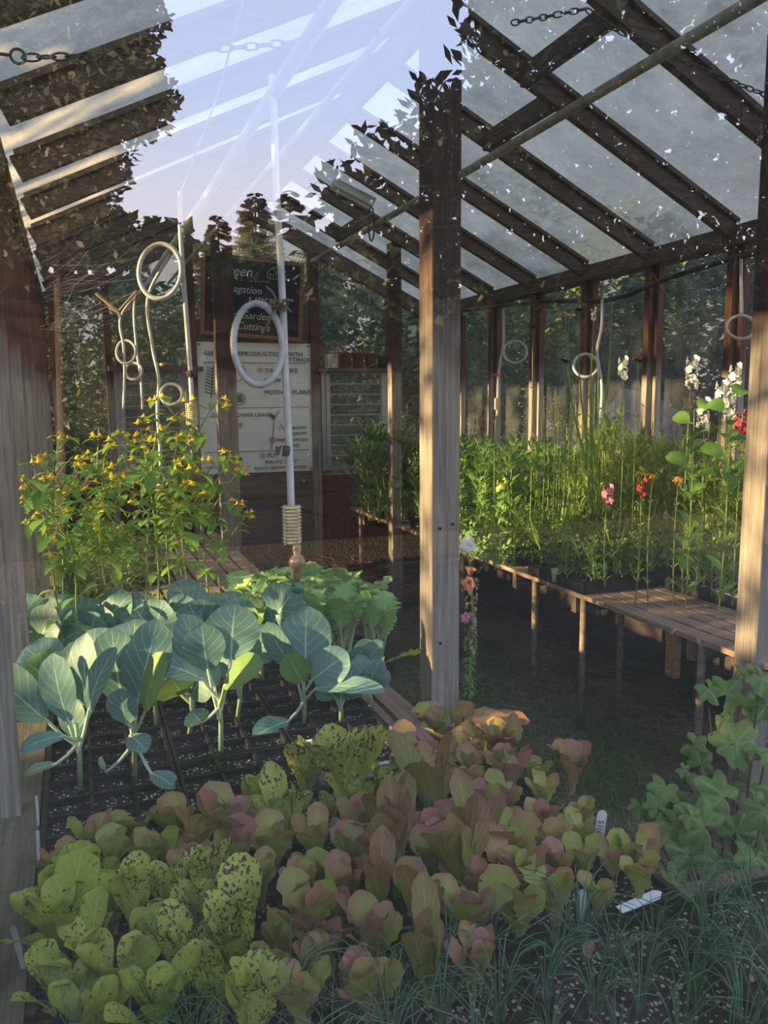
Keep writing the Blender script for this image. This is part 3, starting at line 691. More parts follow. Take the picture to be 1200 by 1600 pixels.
for i,(x,y,w_) in enumerate([(532,1122,'small young collard between the white tray and the large-leaved one'),(578,1104,'small collard nearest the middle post'),(558,1080,'young collard behind the two small ones by the white tray')]):
    ls=[((sx*8,-35),(sx*rnd.uniform(25,48),-rnd.uniform(50,85)),rnd.uniform(30,40),.03*sd_,(.9,.5,-sx*.4)) for sx,sd_ in ((-1,.3),(1,.5),(.2,1),(-.4,-.7),(.6,-.5),(-.8,.8))]
    collard(x,y,ls,w_,.05)
# --- random rosette helper producing prototype leaves shared by copies
def proto_leaf(name,m,L,Wd,pet,prof,e0,e1,nl=9,nw=6,**k):
    """leaf growing from origin outward along +Y, elevation e0"""
    g=MB(); e=R_(e0); d=Vector((0,math.cos(e),math.sin(e))); P1=d*pet; e2=R_(e1); d2=Vector((0,math.cos(e2),math.sin(e2)))
    g.leaf((0,0,-.004),P1,P1+d2*L,Wd,Vector((0,-math.sin(e2),math.cos(e2))),prof,nl,nw,**k)
    return g.mesh(name,m,True)
def rosette(name,label,cat,loc,group,leafset,n,scale,stem=None,rg=rnd,tilt=12,inner=.75):
    t=thing(name,label,cat,loc,0,group); t.scale=(scale,)*3
    for q in range(n):
        o=link('leaf',rg.choice(leafset),t)
        a=q*2.4+rg.uniform(-.35,.35); f=q/max(1,n-1)   # f=0 outer ... 1 inner
        o.rotation_euler=(R_(-4+ f*26+rg.uniform(-tilt,tilt)*.5),R_(rg.uniform(-tilt,tilt)),a)
        s=(1-(1-inner)*f)*rg.uniform(.85,1.1); o.scale=(s,)*3
        o.location=(-math.sin(a)*.004,math.cos(a)*.004,.002*q*.5)
    if stem: part('stem',stem,M['cstem'],t)
    return t
def mkset(name,m,n,L,W,pet,prof,e,**k):
    out=[]
    for q in range(n):
        out.append(proto_leaf(name,m,L*rnd.uniform(.85,1.15),W*rnd.uniform(.85,1.15),pet,prof,e+rnd.uniform(-6,6),e+rnd.uniform(-14,8),seed=rnd.randint(0,9999),**k))
    return out
_mk=mkset
LS={
 'speck':mkset('leaf',M['speck'],5,.112,.050,.02,p_spoon,72,cup=.30,ruf=.02,bend=.14,lobes=.03),
 'speck_lt':mkset('leaf',M['speck_lt'],5,.095,.048,.02,p_spoon,58,cup=.30,ruf=.02,bend=.14,lobes=.03),
 'bronze':mkset('leaf',M['bronze'],8,.086,.050,.024,p_spoon,68,cup=.12,ruf=.05,rf=3.2,bend=.14,lobes=.07),
 'red':mkset('leaf',M['redleaf'],5,.092,.052,.024,p_spoon,70,cup=.12,ruf=.07,rf=3.6,bend=.14,lobes=.12),
 'darkrom':mkset('leaf',M['darkrom'],5,.150,.046,.03,p_spoon,79,cup=.25,ruf=.04,rf=2.5,bend=.1,lobes=.05),
 'frill':mkset('leaf',M['bronze'],5,.085,.080,.025,p_spoon,58,cup=.12,ruf=.10,rf=3,bend=.22,lobes=.14,)+mkset('leaf',M['redleaf'],2,.08,.07,.02,p_spoon,60,cup=.12,ruf=.10,rf=3,bend=.22,lobes=.12),
 'pale':mkset('leaf',M['speck_lt'],4,.055,.034,.02,p_spoon,62,cup=.2,ruf=.03,bend=.15),
}
LS['red']+=LS['bronze'][:2]
LAB={'speck':'heavily speckled green lettuce','speck_lt':'finely freckled yellow-green lettuce','bronze':'round-leaved bronze lettuce','red':'lobed red-purple lettuce','darkrom':'tall dark romaine lettuce','frill':'large frilly red-edged lettuce','pale':'small pale green lettuce'}
def ltype(x,y):
    if y<1190 and 600<x: return 'frill'
    if 400<x<640 and 1120<y<1330: return 'speck' if rnd.random()<.8 else 'pale'
    if x<=400 and y<1230: return 'speck' if x>310 else 'bronze'
    if x<260 and y>1420: return 'speck_lt'
    if 260<=x<430 and y>1420: return 'speck'
    if x<260: return 'bronze'
    if x<440: return 'red' if rnd.random()<.5 else 'bronze'
    if x<560 and y>1330: return 'red' if rnd.random()<.6 else 'bronze'
    if 560<=x<760 and y>1230: return 'darkrom' if rnd.random()<.7 else 'red'
    return 'red' if rnd.random()<.55 else 'bronze'
rows=[.88,.965,1.05,1.135,1.22,1.305,1.39,1.475,1.56,1.645,1.73]
nlet=0
for ri,y in enumerate(rows):
    x0=-.07+(.045 if ri%2 else 0); x=x0; cnt=0
    xmax=.40 if ri<2 else (.56 if ri==2 else (1.0 if ri in (3,4) else 1.02))
    while x<xmax:
        xx=x+rnd.uniform(-.012,.012); yy=y+rnd.uniform(-.012,.012)
        pxx,pyy=px((xx,yy,.712)); ok=-60<pxx<1010 and pyy<1660
        if ri==10 and xx<.42: ok=False
        if ok:
            ty=ltype(pxx,pyy)
            if ty=='darkrom' and rnd.random()<.25: ty='red'
            sc={'speck':1.1,'speck_lt':1.05,'bronze':1.05,'red':1.08,'darkrom':1.12,'frill':1.25,'pale':1.0}[ty]*rnd.uniform(.85,1.12)
            if xx>.8 and ri<8: sc*=.8
            n={'speck':9,'speck_lt':8,'bronze':8,'red':9,'darkrom':6,'frill':9,'pale':6}[ty]
            rosette('lettuce',f'{LAB[ty]}, {ORD[cnt]} from left in {ORD[ri]} row from the front','lettuce',(xx,yy,.712),'lettuces in the near trays',LS[ty],n,sc)
            cnt+=1; nlet+=1
        x+=.088
# hero lettuces: fill holes with bigger plants at seen places
for (x,y,ty,sc,n,lb) in ((372,1545,'speck',1.45,10,'very large dark-speckled lettuce at the front, left of centre'),(545,1290,'speck',1.9,12,'largest bright speckled lettuce in the middle below the collards'),(490,1500,'red',1.4,9,'big dull red lettuce right of the large dark-speckled one'),(360,1345,'red',1.45,7,'tall purple-leaved lettuce with sunlit edges left of centre'),(90,1500,'speck_lt',1.35,8,'large freckled yellow-green lettuce at the lower left'),(210,1470,'speck',1.2,8,'speckled lettuce between the two large freckled ones at the lower left'),(770,1190,'frill',1.35,8,'large frilly lettuce with folded pinkish leaves right of the middle post'),(890,1240,'red',1.25,9,'red lettuce at the right end of the back rows, above the gravel'),(690,1170,'frill',1.3,9,'large frilly lettuce at the foot of the middle post'),(620,1400,'darkrom',1.3,7,'tall dark romaine standing up in front of the middle post'),(730,1420,'darkrom',1.2,7,'tall dark romaine right of the one in front of the middle post')):
    b=onz(x,y,.712); rosette('lettuce',lb,'lettuce',b,'lettuces in the near trays',LS[ty],n,sc)
# small red lettuces by the tag strip
for i,(x,y) in enumerate(((960,1380),(1010,1385),(850,1410),(800,1395),(900,1340))):
    b=onz(x,y,.712); rosette('lettuce','small young red lettuce '+['left of the lying white tag','above the lying white tag at the tray corner','beside the upright tags','left of the upright tags','between the two upright marked tags'][i],'lettuce',b,'lettuces in the near trays',LS['red'],6,.75)
g=MB(); 
for a,b_,c in (((-.0,0,0),(.005,0,.05),(-.01,0,.10)),((0,0,.0),(.02,0,.05),(.075,-.01,.06)),((0,0,0),(.005,0,.03),(.03,-.01,.045))): g.leaf(a,b_,c,.011,(0,-1,.3),p_lance,6,2,pr=.002)
o=tag(link('corn_seedling',g.mesh('corn_seedling',M['grassb'],True)),'thin bright green grassy seedling sprouting among the right lettuces','seedling'); b=onz(793,1240,.712); o.location=b; o.scale=(1.2,)*3
# --- kale
LS['kale']=mkset('leaf',M['kale'],6,.085,.070,.095,p_obov,76,nl=16,nw=8,cup=.1,ruf=.11,rf=5.5,bend=.22,lobes=.24,pr=.003)
LS['kale_y']=mkset('leaf',M['kale_y'],2,.07,.06,.04,p_obov,20,nl=8,nw=6,cup=.1,ruf=.06,rf=3.5,bend=.1,lobes=.1,pr=.003)
kp=[]
for r in range(4):
    for c in range(5):
        kp.append((.56+.105*c+(.03 if r%2 else 0),2.66+.15*r,r,c))
for (x,y,r,c) in kp:
    t=rosette('kale_seedling',f'curly green kale seedling, {ORD[c]} from the left in the {ORD[r]} row of the kale trays','kale',(x+rnd.uniform(-.015,.015),y+rnd.uniform(-.02,.02),.712),'curly kale seedlings',LS['kale'],8,rnd.uniform(1.45,1.8))
    if (r,c) in ((0,0),(0,2),(0,3),(0,4)):
        o=link('leaf',LS['kale_y'][c%2],t); o['label']='yellowed drooping leaf'; o.rotation_euler=(0,0,R_(150+20*c))
# --- chives
def chive_mesh(n,h,seed,spread=.5,thin=.0011):
    rg=random.Random(seed); g=MB()
    for q in range(n):
        a=rg.random()*6.283; r=rg.uniform(0,.012); L=h*rg.uniform(.5,1.15); le=rg.uniform(.05,spread)
        b=Vector((r*math.cos(a),r*math.sin(a),-.002)); d=Vector((math.cos(a),math.sin(a),0)); pts=[]
        for k in range(6):
            s=k/5; pts.append(b+Vector((0,0,1))*(L*s*(1-.25*le*s*s*2))+d*(L*le*s*s)+Vector((0,0,-1))*(L*max(0,s-.6)*le*.8))
        g.tube(pts,[thin*1.3,thin*1.3,thin*1.2,thin,thin*.8,thin*.3],4,caps=False)
    return g.mesh('chive_clump',M['chive'],True)
CH=[chive_mesh(20,.15,s,1.0,.0009) for s in range(4)]+[chive_mesh(26,.12,9,.8,.0009)]
cpos=[(905,1475),(1020,1500),(1090,1440),(1150,1430),(760,1500),(700,1545),(640,1570),(590,1590),(540,1595),(450,1590),(850,1560),(930,1580),(1000,1570),(1080,1560),(1150,1560),(1180,1480),(780,1590),(690,1600),(300,1640),(200,1650),(390,1640),(120,1660),(610,1640),(860,1640),(960,1650),(1060,1640),(1160,1640),(740,1660),(520,1670),(1210,1540),(1230,1620),(1110,1500),(960,1520),(870,1510),(240,1600),(345,1600)]
names_c=[]
for i,(x,y) in enumerate(cpos):
    b=onz(x,y,.712); o=link('chive_clump',CH[i%4 if not(850<x<1000 and i>10) else 4]); o.location=(b.x,b.y,.712); o.rotation_euler=(0,0,rnd.random()*6.28); s=rnd.uniform(.85,1.25)
    if 1050<x: s*=1.2
    if x<450: s*=.95
    o.scale=(s,)*3
    hz='left' if x<450 else 'middle' if x<750 else 'right'
    sorted_c=sorted([p for p in cpos],key=lambda p:p[0]); rk=sorted_c.index((x,y))
    words=['first','second','third','fourth','fifth','sixth','seventh','eighth','ninth','tenth','eleventh','twelfth','thirteenth','fourteenth','fifteenth','sixteenth','seventeenth','eighteenth']
    lb=(words[rk]+' chive clump from the left in the front trays') if rk<18 else (words[len(cpos)-1-rk]+' chive clump from the right in the front trays')
    tag(o,'thin-leaved green '+lb,'chives','chive clumps in the front trays')
# stray fallen leaves
for i,(x,y,sz,az) in enumerate(((420,1535,.05,.3),(520,1525,.06,2.),(690,1500,.05,1.),(915,1495,.03,.5),(345,1560,.05,2.6),(640,1545,.035,4.))):
    b=onz(x,y,.722); g=MB(); g.leaf((0,0,0),(0,0,0),(sz,0,.01),sz*.7,(0,0,1),p_ovate,8,4,cup=.25,ruf=.05,pet=False); o=link('fallen_leaf',g.mesh('fallen_leaf',M['pinkdead'],True)); o.location=b; o.rotation_euler=(0,R_(-12),az)
    tag(o,'withered '+['tan leaf lying right of the large dark-speckled lettuce','pinkish leaf lying under the big dull red lettuce','pale leaf lying left of the chive tags','brown leaf on the soil among the chives','pink leaf lying under the large dark-speckled lettuce','small tan leaf lying by the front chives'][i],'leaf','withered leaves on the soil')
# perlite-like pebbles left to soil texture ; plant tags
def ptag(x,y,h,wd,label,txt='7/15',lean=(0,0),z=.70,toward=True):
    b=onz(x,y,z); t=thing('plant_tag',label,'plant tag',b,-YAW,'white plant tags'); t.rotation_euler=(R_(lean[0]),R_(lean[1]),-YAW)
    g=MB(); n=8; out=[(-wd*.30,-.02),(wd*.30,-.02),(wd/2,h*.3)]+[(wd/2*math.cos(a_),h-wd/2+wd/2*math.sin(a_)) for a_ in [math.pi*k/n for k in range(n+1)]]+[(-wd/2,h*.3)]
    i=len(g.v); m_=len(out); g.v+=[(a,0,b_) for a,b_ in out]+[(a,.0012,b_) for a,b_ in out]
    g.f.append(tuple(range(m_))); g.uv+=[(0,0)]*m_; g.f.append(tuple(reversed(range(m_,2*m_)))); g.uv+=[(0,0)]*m_
    for k in range(m_): g.f.append((k,(k+1)%m_,m_+(k+1)%m_,m_+k)[::-1]); g.uv+=[(0,0)]*4
    tb=part('tag_blade',g,M['tagp'],t)
    if txt: text('lettering',txt,wd*.8,(wd*.30,-.0012,h*.42),M['ink'],tb,rot=(R_(90),R_(-90),0),ext=.0003)
    return t
ptag(822,1355,.088,.019,'white tag marked in pencil, left of the two among the right lettuces',lean=(-6,6),z=.715)
ptag(932,1330,.088,.021,'white tag marked in pencil, right of the two among the right lettuces',lean=(-6,9),z=.715)
ptag(908,1440,.060,.015,'blank white tag standing upright in the chive tray',None,(-4,2),z=.715)
ptag(739,1483,.042,.017,'short blank white tag half hidden by chives, left of the upright one',None,(-6,-8),z=.715)
ptag(563,1545,.074,.022,'wide white tag standing between the dull red lettuce and the chives',None,(-8,4),z=.715)
ptag(33,1500,.06,.011,'white tag at the lower left corner beside the freckled lettuce',None,(-8,-14),z=.715)
ptag(61,1360,.085,.007,'white tag seen edge-on along the left tray rim, the nearer one',None,(-4,0),z=.70)
ptag(60,1290,.07,.006,'white tag seen edge-on along the left tray rim, the farther one',None,(-4,-2),z=.70)
b=onz(1003,1407,.725); t=thing('plant_tag','white pointed tag lying flat on the rim of the right tray','plant tag',b,0,'white plant tags')
g=MB(); out=[(-.058,-.009),(.035,-.012),(.052,0),(.04,.010),(-.058,.008)]; m_=5; g.v=[(a,b_,0) for a,b_ in out]+[(a,b_,.0015) for a,b_ in out]; g.f=[(4,3,2,1,0),(5,6,7,8,9)]+[(k,(k+1)%5,5+(k+1)%5,5+k) for k in range(5)]; g.uv=[(0,0)]*30
part('tag_blade',g,M['whitep'],t); t.rotation_euler=(R_(12),0,R_(12)-YAW*.2)
# ------------------------------------------------------------------ tall stem plants
def stem_plant(kind,h,seed,nodes=9,leafL=.06,leafW=.02,prof=p_lance,lm='mixg',sm='stem_g',branches=2,spread=.15,flower=None,base_leaves=0,nst=1,up=25,droop=0):
    """returns dict of part meshes"""
    rg=random.Random(seed); gs,gl,gf=MB(),MB(),MB(); stems=[]
    for s in range(nst):
        a=rg.random()*6.283; le=rg.uniform(0,spread); H=h*rg.uniform(.8,1.05)
        b=Vector((rg.uniform(-.015,.015)*nst,rg.uniform(-.015,.015)*nst,0)); d=Vector((math.cos(a),math.sin(a),0)); wob=rg.uniform(-.02,.02)
        pt=lambda u,b=b,d=d,H=H,le=le,wob=wob: b+Vector((0,0,H*u))+d*(H*le*u*u)+Vector((wob*math.sin(u*7),wob*math.cos(u*5),0))
        gs.tube([pt(k/6) for k in range(7)],[.0035*(1-.6*k/6)*(h/.5)**.5 for k in range(7)],5,caps=False); stems.append((pt,H))
        for q in range(branches):
            u=rg.uniform(.45,.85); P=pt(u); a2=rg.random()*6.283; bl=H*rg.uniform(.15,.3); dd=Vector((math.cos(a2)*.6,math.sin(a2)*.6,.8)).normalized()
            gs.tube([P,P+dd*bl*.5+Vector((0,0,.01)),P+dd*bl],[.002,.0016,.001],4,caps=False)
            stems.append(((lambda u,P=P,dd=dd,bl=bl:P+dd*bl*u),bl))
    for si,(pt,H) in enumerate(stems):
        nn=nodes if H>h*.5 else max(2,int(nodes*.4))
        for q in range(nn):
            u=(q+.6)/nn; P=pt(min(1,u)); a=q*1.57+rg.uniform(-.3,.3); sc=(1-.45*u)*rg.uniform(.8,1.2)
            for k in (0,1):
                aa=a+k*math.pi; e=R_(up+rg.uniform(-20,20)); d=Vector((math.cos(aa)*math.cos(e),math.sin(aa)*math.cos(e),math.sin(e)))
                P1=P+d*leafL*.15*sc; P2=P1+d*leafL*sc-Vector((0,0,droop*leafL*sc))
                gl.leaf(P,P1,P2,leafW*sc,(0,0,1) if abs(d.z)<.95 else (1,0,0),prof,5,2,cup=.2,ruf=.02,bend=.22,pr=.0009,seed=seed*100+q,pet=True)
        if flower: flower(gf,pt(1.0),rg,pt)
    return {'stem':gs.mesh('stem',M[sm],True),'foliage':gl.mesh('foliage',M[lm],True),'flower':gf if gf.f else None}
def petals(g,c,n,L,W,d,rg,e=0.,prof=p_ovate,layers=1):
    d=Vector(d).normalized(); u=d.orthogonal().normalized(); v=d.cross(u)
    for l in range(layers):
        for q in range(n):
            a=6.283*q/n+l*.4+rg.uniform(-.15,.15); o=u*math.cos(a)+v*math.sin(a); ee=e+l*.35
            dirn=o*math.cos(ee)+d*math.sin(ee); g.leaf(c,c,c+dirn*L*rg.uniform(.8,1.15)*(1-.15*l),W*rg.uniform(.8,1.1),d,prof,6,4,cup=.35,bend=.35,pet=False,ruf=.12,rf=1.6,seed=rg.randint(0,999))
def fl_daisy(n,L,W,e=.2,layers=1,heads=1):
    def f(g,c,rg,pt): petals(g,c,n,L,W,(rg.uniform(-.3,.3),-.4,1),rg,e,layers=layers)
    return f
def fl_drop(g,c,rg,pt):
    for q in range(3):
        a=rg.random()*6.28; P=c+Vector((math.cos(a)*.022,math.sin(a)*.022,rg.uniform(-.02,.01)))
        petals(g,P,5,.024,.012,(rg.uniform(-.3,.3),rg.uniform(-.3,.3),-1),rg,.7,p_lance)
def fl_spike(L,s,n):
    def f(g,c,rg,pt):
        for q in range(n):
            z=-L*q/n; a=q*2.4; P=c+Vector((math.cos(a)*s*.5,math.sin(a)*s*.5,z)); d=(math.cos(a),math.sin(a),.1)
            petals(g,P,5,s*.8,s*.75,d,rg,.4,p_obov)
    return f
def mk_plant(name,parts,fm,label,cat,loc,rz=0,sc=1,group=None):
    t=thing(name,label,cat,loc,rz,group); t.scale=(sc,)*3
    link('stem',parts['stem'],t); link('foliage',parts['foliage'],t)
    if parts['flower']:
        if not isinstance(parts['flower'],bpy.types.Mesh): parts['flower']=parts['flower'].mesh('flower',M[fm],True)
        link('flower',parts['flower'],t)
    return t
# yellow drooping-flower plants on the left bench
YP=[stem_plant('y',.85,20+s,nodes=8,leafL=.085,leafW=.045,prof=p_ovate,lm='yplant',branches=6,spread=.12,flower=fl_drop,up=0,droop=.35) for s in range(3)]
yl=[(60,2.75,.95),(118,2.70,.92),(165,2.85,1.10),(215,2.75,1.02),(262,3.0,1.05),(300,2.8,1.0),(330,3.05,1.18),(95,3.05,.98),(190,3.15,1.08),(140,3.2,1.02),(245,3.3,1.05),(285,3.25,1.0),(350,2.95,.92)]
yl2=sorted(yl)
for i,(x,Y,s) in enumerate(yl):
    p=ony(x,900,Y); X=max(-.06,p.x)
    mk_plant('yellow_flower_plant',YP[i%3],'yflower',f'tall stemmed plant with drooping yellow flowers, {ORD[yl2.index((x,Y,s))]} from the left on the left bench','plant',(X,Y,.70),rnd.random()*6.28,s,'yellow-flowered plants on the left bench')
# low seedlings far back on the left bench
LOW=[stem_plant('l',.22,60+s,nodes=6,leafL=.05,leafW=.03,prof=p_ovate,lm='zinnia',nst=4,branches=1,spread=.4) for s in range(2)]
for i in range(8):
    x=.0+.13*(i%4); y=4.55+.18*(i//4)
    mk_plant('leafy_seedling',LOW[i%2],None,f'low leafy seedling in the far left tray, {ORD[i%4]} from left, {["front","back"][i//4]} row','seedling',(x,y,.72),i,1.2,'low seedlings in the far left tray')
for i in range(6):
    x=-.02+.09*(i%3); y=3.6+.25*(i//3)
    mk_plant('leafy_seedling',LOW[i%2],None,f'leafy seedling behind the yellow-flowered plants, {ORD[i%3]} from left, {["front","back"][i//3]} row','seedling',(x,y,.665),i*2,1.5,'seedlings behind the yellow-flowered plants')
# right bench populations
MG=[stem_plant('m',.42,80+s,nodes=17,leafL=.10,leafW=.013,prof=p_strap,lm='marigold',nst=6,branches=2,spread=.45,up=30) for s in range(2)]
# feathery: add leaflets by denser thin leaves
for i,(x,Y,z,s) in enumerate(((2.33,6.15,.72,1.95),(2.36,5.85,.72,1.7),(2.62,6.3,.72,1.6),(2.62,5.8,.72,1.45),(2.88,6.1,.72,1.4),(2.42,6.55,.72,1.5),(2.8,5.65,.72,1.5))):
    mk_plant('feathery_plant',MG[i%2],None,['dark green feathery plant in front of the louvered window','feathery plant just right of the far weathered post','feathery plant behind the far weathered post','feathery plant seen left of the middle post','feathery plant against the far right corner','feathery plant lowest against the far wall','feathery plant seen right of the middle post at the far bench'][i],'plant',(x,Y,z),i*1.3,s,'feathery plants on the far bench')
ZN=[stem_plant('z',.40,100+s,nodes=9,leafL=.075,leafW=.026,prof=p_lance,lm='zinnia',nst=2,branches=1,spread=.15,up=35) for s in range(4)]
MX=[stem_plant('x',.50,120+s,nodes=16,leafL=.07,leafW=.013,prof=p_lance,lm='mixg',nst=2,branches=3,spread=.2,up=45) for s in range(4)]
BR=[stem_plant('b',.22,140+s,nodes=9,leafL=.05,leafW=.018,prof=p_ovate,lm='zinnia',nst=5,branches=2,spread=.7,up=20) for s in range(3)]
k=0; zpos=[]
for r,y in enumerate((4.05,4.2,4.35,4.5,4.65,5.02,5.2,5.4)):
    for c in range(5):
        zpos.append((2.36+.15*c+rnd.uniform(-.03,.03),y+rnd.uniform(-.03,.03),r,c))
for (x,y,r,c) in zpos:
    mk_plant('upright_seedling',ZN[k%4],None,f'upright bright green plant, {ORD[c]} from the aisle, {ORD[r]} row of the back trays','plant',(x,y,.765),rnd.random()*6.28,rnd.uniform(1.3,1.65),'upright green plants in the back trays of the right bench'); k+=1
mpos=[]
for r,y in enumerate((2.68,2.80,2.96,3.08,3.34,3.42,3.60,3.70,3.86)):
    for c in range(3 if y<3.2 else 4):
        x=(2.80+.10*c) if y<3.2 else (2.62+.13*c)
        mpos.append((x+rnd.uniform(-.02,.02),y+rnd.uniform(-.02,.02),r,c))
for (x,y,r,c) in mpos:
    mk_plant('tall_seedling',MX[k%4],None,f'slender yellow-green plant, {ORD[c]} from the aisle in the {ORD[r]} row along the glass wall','plant',(x,y,.77),rnd.random()*6.28,rnd.uniform(1.15,1.6),'slender plants along the right glass wall'); k+=1
bpos=[(2.32,3.30),(2.42,3.30),(2.54,3.31),(2.64,3.30),(2.33,3.45),(2.45,3.46),(2.57,3.45),(2.35,3.62),(2.46,3.66),(2.58,3.62),(2.31,3.95),(2.40,3.85),(2.34,4.15)]
for i,(x,y) in enumerate(bpos):
    mk_plant('bushy_seedling',BR[i%3],None,f'low bushy green seedling, {ORD[i]} counted back from the front edge of the wide tray','seedling',(x,y,.77 if y<3.8 else .76),i*1.1,1.05 if i<4 else 1.3,'low bushy seedlings in the wide tray')
# trailing sprawl over bench edge near post
TR=stem_plant('t',.50,171,nodes=12,leafL=.05,leafW=.02,prof=p_ovate,lm='zinnia',nst=5,branches=2,spread=.8,up=20)
for i,(x,y,rz) in enumerate(((2.28,4.0,2.6),(2.28,3.8,3.3),(2.29,4.3,3.0))):
    t=mk_plant('trailing_plant',TR,None,['green plant trailing over the bench edge toward the middle post','trailing green plant nearest the wide black tray','trailing green plant at the back of the bench edge'][i],'plant',(x,y,.80),rz,.95,'plants trailing over the bench edge'); t.rotation_euler=(0,R_(-62),rz*.1)
# tall grasses
def blades(n,h,seed,w=.012,spread=.35):
    rg=random.Random(seed); g=MB()
    for q in range(n):
        a=rg.random()*6.283; L=h*rg.uniform(.6,1.1); d=Vector((math.cos(a),math.sin(a),0)); le=rg.uniform(.05,spread)
        P0=Vector((0,0,0)); P1=Vector((0,0,L*.35))+d*.01; P2=P1+Vector((0,0,L*.65))+d*(L*le)
        g.leaf(P0,P1,P2,w,d*-1+Vector((0,0,.1)),p_lance,8,2,cup=.3,bend=-.10,pr=.0025)
    return g.mesh('grass_clump',M['grassb'],True)
for i,(x,y,Y,h,n) in enumerate(((925,890,3.45,1.35,6),(935,890,3.5,1.1,7),(985,880,3.5,.62,5),(870,880,3.6,.45,6),(1030,880,3.4,.5,5),(960,890,3.3,.30,10),(845,880,3.7,.30,10))):
    p=ony(x,y,Y); o=link('grass_clump',blades(n,h,300+i,.014,.22 if i<3 else .6)); o.location=(max(2.33,min(3.0,p.x)),Y,.765)
    tag(o,['tallest grass clump with an arching blade reaching the hose','tall grass clump just right of the tallest one','grass clump left of the red flowers','grass clump behind the lemon flower','grass clump near the orange flowers','low arching grass around the pink snapdragon','low arching grass at the left end of the wide tray'][i],'grass','grass clumps on the right bench')
# individual flowers
def flower_plant(name,label,cat,x,y,D,z0,fm,ff,lm='mixg',leafL=.05,leafW=.012,nodes=7,sm='stem_g'):
    top=ond(x,y,D); X,Y=top.x,top.y; h=top.z-z0; t=thing(name,label,cat,(X+.0,Y,z0))
    gs,gl,gf=MB(),MB(),MB(); rg=random.Random(int(x)); c=rg.uniform(-.03,.03)
    pt=lambda u:Vector((c*math.sin(u*3.14),c*.5*math.sin(u*3.14),h*u))
    gs.tube([pt(k/8) for k in range(9)],[.003-.0015*k/8 for k in range(9)],5)
    for q in range(nodes):
        u=(q+.5)/nodes*.85; P=pt(u)
        for kk in (0,1):
            a=q*1.6+kk*3.14; e=.5; d=Vector((math.cos(a)*.85,math.sin(a)*.85,.5)); gl.leaf(P,P+d*.005,P+d*leafL*(1.1-.5*u),leafW,(0,0,1),p_lance,5,2,cup=.2,bend=.2,pr=.001)
    ff(gf,pt(1),rg,pt)
    part('stem',gs,M[sm],t,True); part('foliage',gl,M[lm],t,True); part('flower',gf,M[fm],t,True)
    return t
snap=lambda L,s,n:fl_spike(L,s,n)
flower_plant('snapdragon','pink snapdragon in the middle of the right bench','flower',950,762,3.75,.77,'pink_fl',snap(.07,.026,9))
flower_plant('snapdragon','crimson snapdragon right of the pink one','flower',1003,752,3.9,.77,'red_fl',snap(.07,.024,8))
flower_plant('snapdragon','dark pink snapdragon at the right edge below the white ones','flower',1160,645,3.35,.77,'red_fl',snap(.10,.026,10))
flower_plant('snapdragon','lemon yellow snapdragon on the left part of the right bench','flower',783,752,4.3,.77,'yel_fl',snap(.05,.024,5))
flower_plant('snapdragon','tallest white snapdragon spike with budded top at the glass','flower',928,482,3.9,.77,'white_fl',lambda g,c,rg,pt:fl_spike(.06,.013,8)(g,c,rg,pt),leafL=.06,nodes=12)
flower_plant('snapdragon','white snapdragon spike right of the tallest budded one','flower',974,560,3.9,.77,'white_fl',snap(.10,.024,9))
for i,(x,y) in enumerate(((1082,560),(1150,572),(1128,598),(1100,625),(1140,615))):
    flower_plant('snapdragon',['white snapdragon spike at the left of the white group','white snapdragon spike nearest the right post','white snapdragon in the middle of the white group','lowest white snapdragon spike of the white group','white snapdragon tucked behind the big round leaves'][i],'flower',x,y,3.5,.77,'white_fl',snap(.13,.026,11))
BIG=stem_plant('big',.80,190,nodes=6,leafL=.14,leafW=.075,prof=p_ovate,lm='zinnia',nst=1,branches=0,spread=.05,up=25,flower=None)
for i,(x,Y,s) in enumerate(((1095,2.95,.95),(1130,2.8,.85),(1075,3.1,.9))):
    p=ony(x,900,Y); mk_plant('broadleaf_plant',BIG,None,['broad-leaved tall plant in front of the white snapdragons','broad-leaved tall plant nearest the right post','broad-leaved tall plant left of its neighbours'][i],'plant',(min(2.98,p.x),Y,.77),i*1.2,s,'broad-leaved tall plants')
def bigl(gf,c,rg,pt):
    for q in range(7):
        a=q*2.2; P=pt(1-.07*q); d=Vector((math.cos(a),math.sin(a),.35)).normalized(); gf.leaf(P,P+d*.02,P+d*(.085+.008*q),.07,(-.3,-.6,.6),p_round,8,4,cup=.2,bend=.2,pr=.002)
flower_plant('round_leaf_plant','plant with big round green leaves beside the white snapdragons','plant',1085,640,3.35,.77,'zinnia',bigl,lm='zinnia',leafL=.12,leafW=.04)
flower_plant('round_leaf_plant','plant with big round green leaves partly behind the right post','plant',1140,618,3.25,.77,'zinnia',bigl,lm='zinnia',leafL=.12,leafW=.04)
for i,(x,y) in enumerate(((1000,738),(1060,748),(1020,742))):
    flower_plant('marigold_flower',['orange drooping flower left of three near the glass','orange drooping flower right of three near the glass','orange drooping flower between its two neighbours'][i],'flower',x,y,3.6,.713,'or_fl',fl_daisy(7,.03,.012,-.5))
for i,(x,y) in enumerate(((832,513),(905,487),(882,567),(997,566))):
    flower_plant('scabiosa',['dark maroon flower head on a thin stem by the hanging white loops','highest dark maroon flower head under the black hose','dark maroon flower head left of the tall grass','dark maroon flower head beside the wall upright'][i],'flower',x,y,3.95 if i else 4.3,.77,'dark_fl',fl_daisy(12,.030,.015,.3,3),nodes=4)
flower_plant('scabiosa','red and white starry flower by the leftmost right-wall mist tube','flower',777,587,4.4,.77,'red_fl',fl_daisy(12,.025,.009,.2,1),nodes=4)
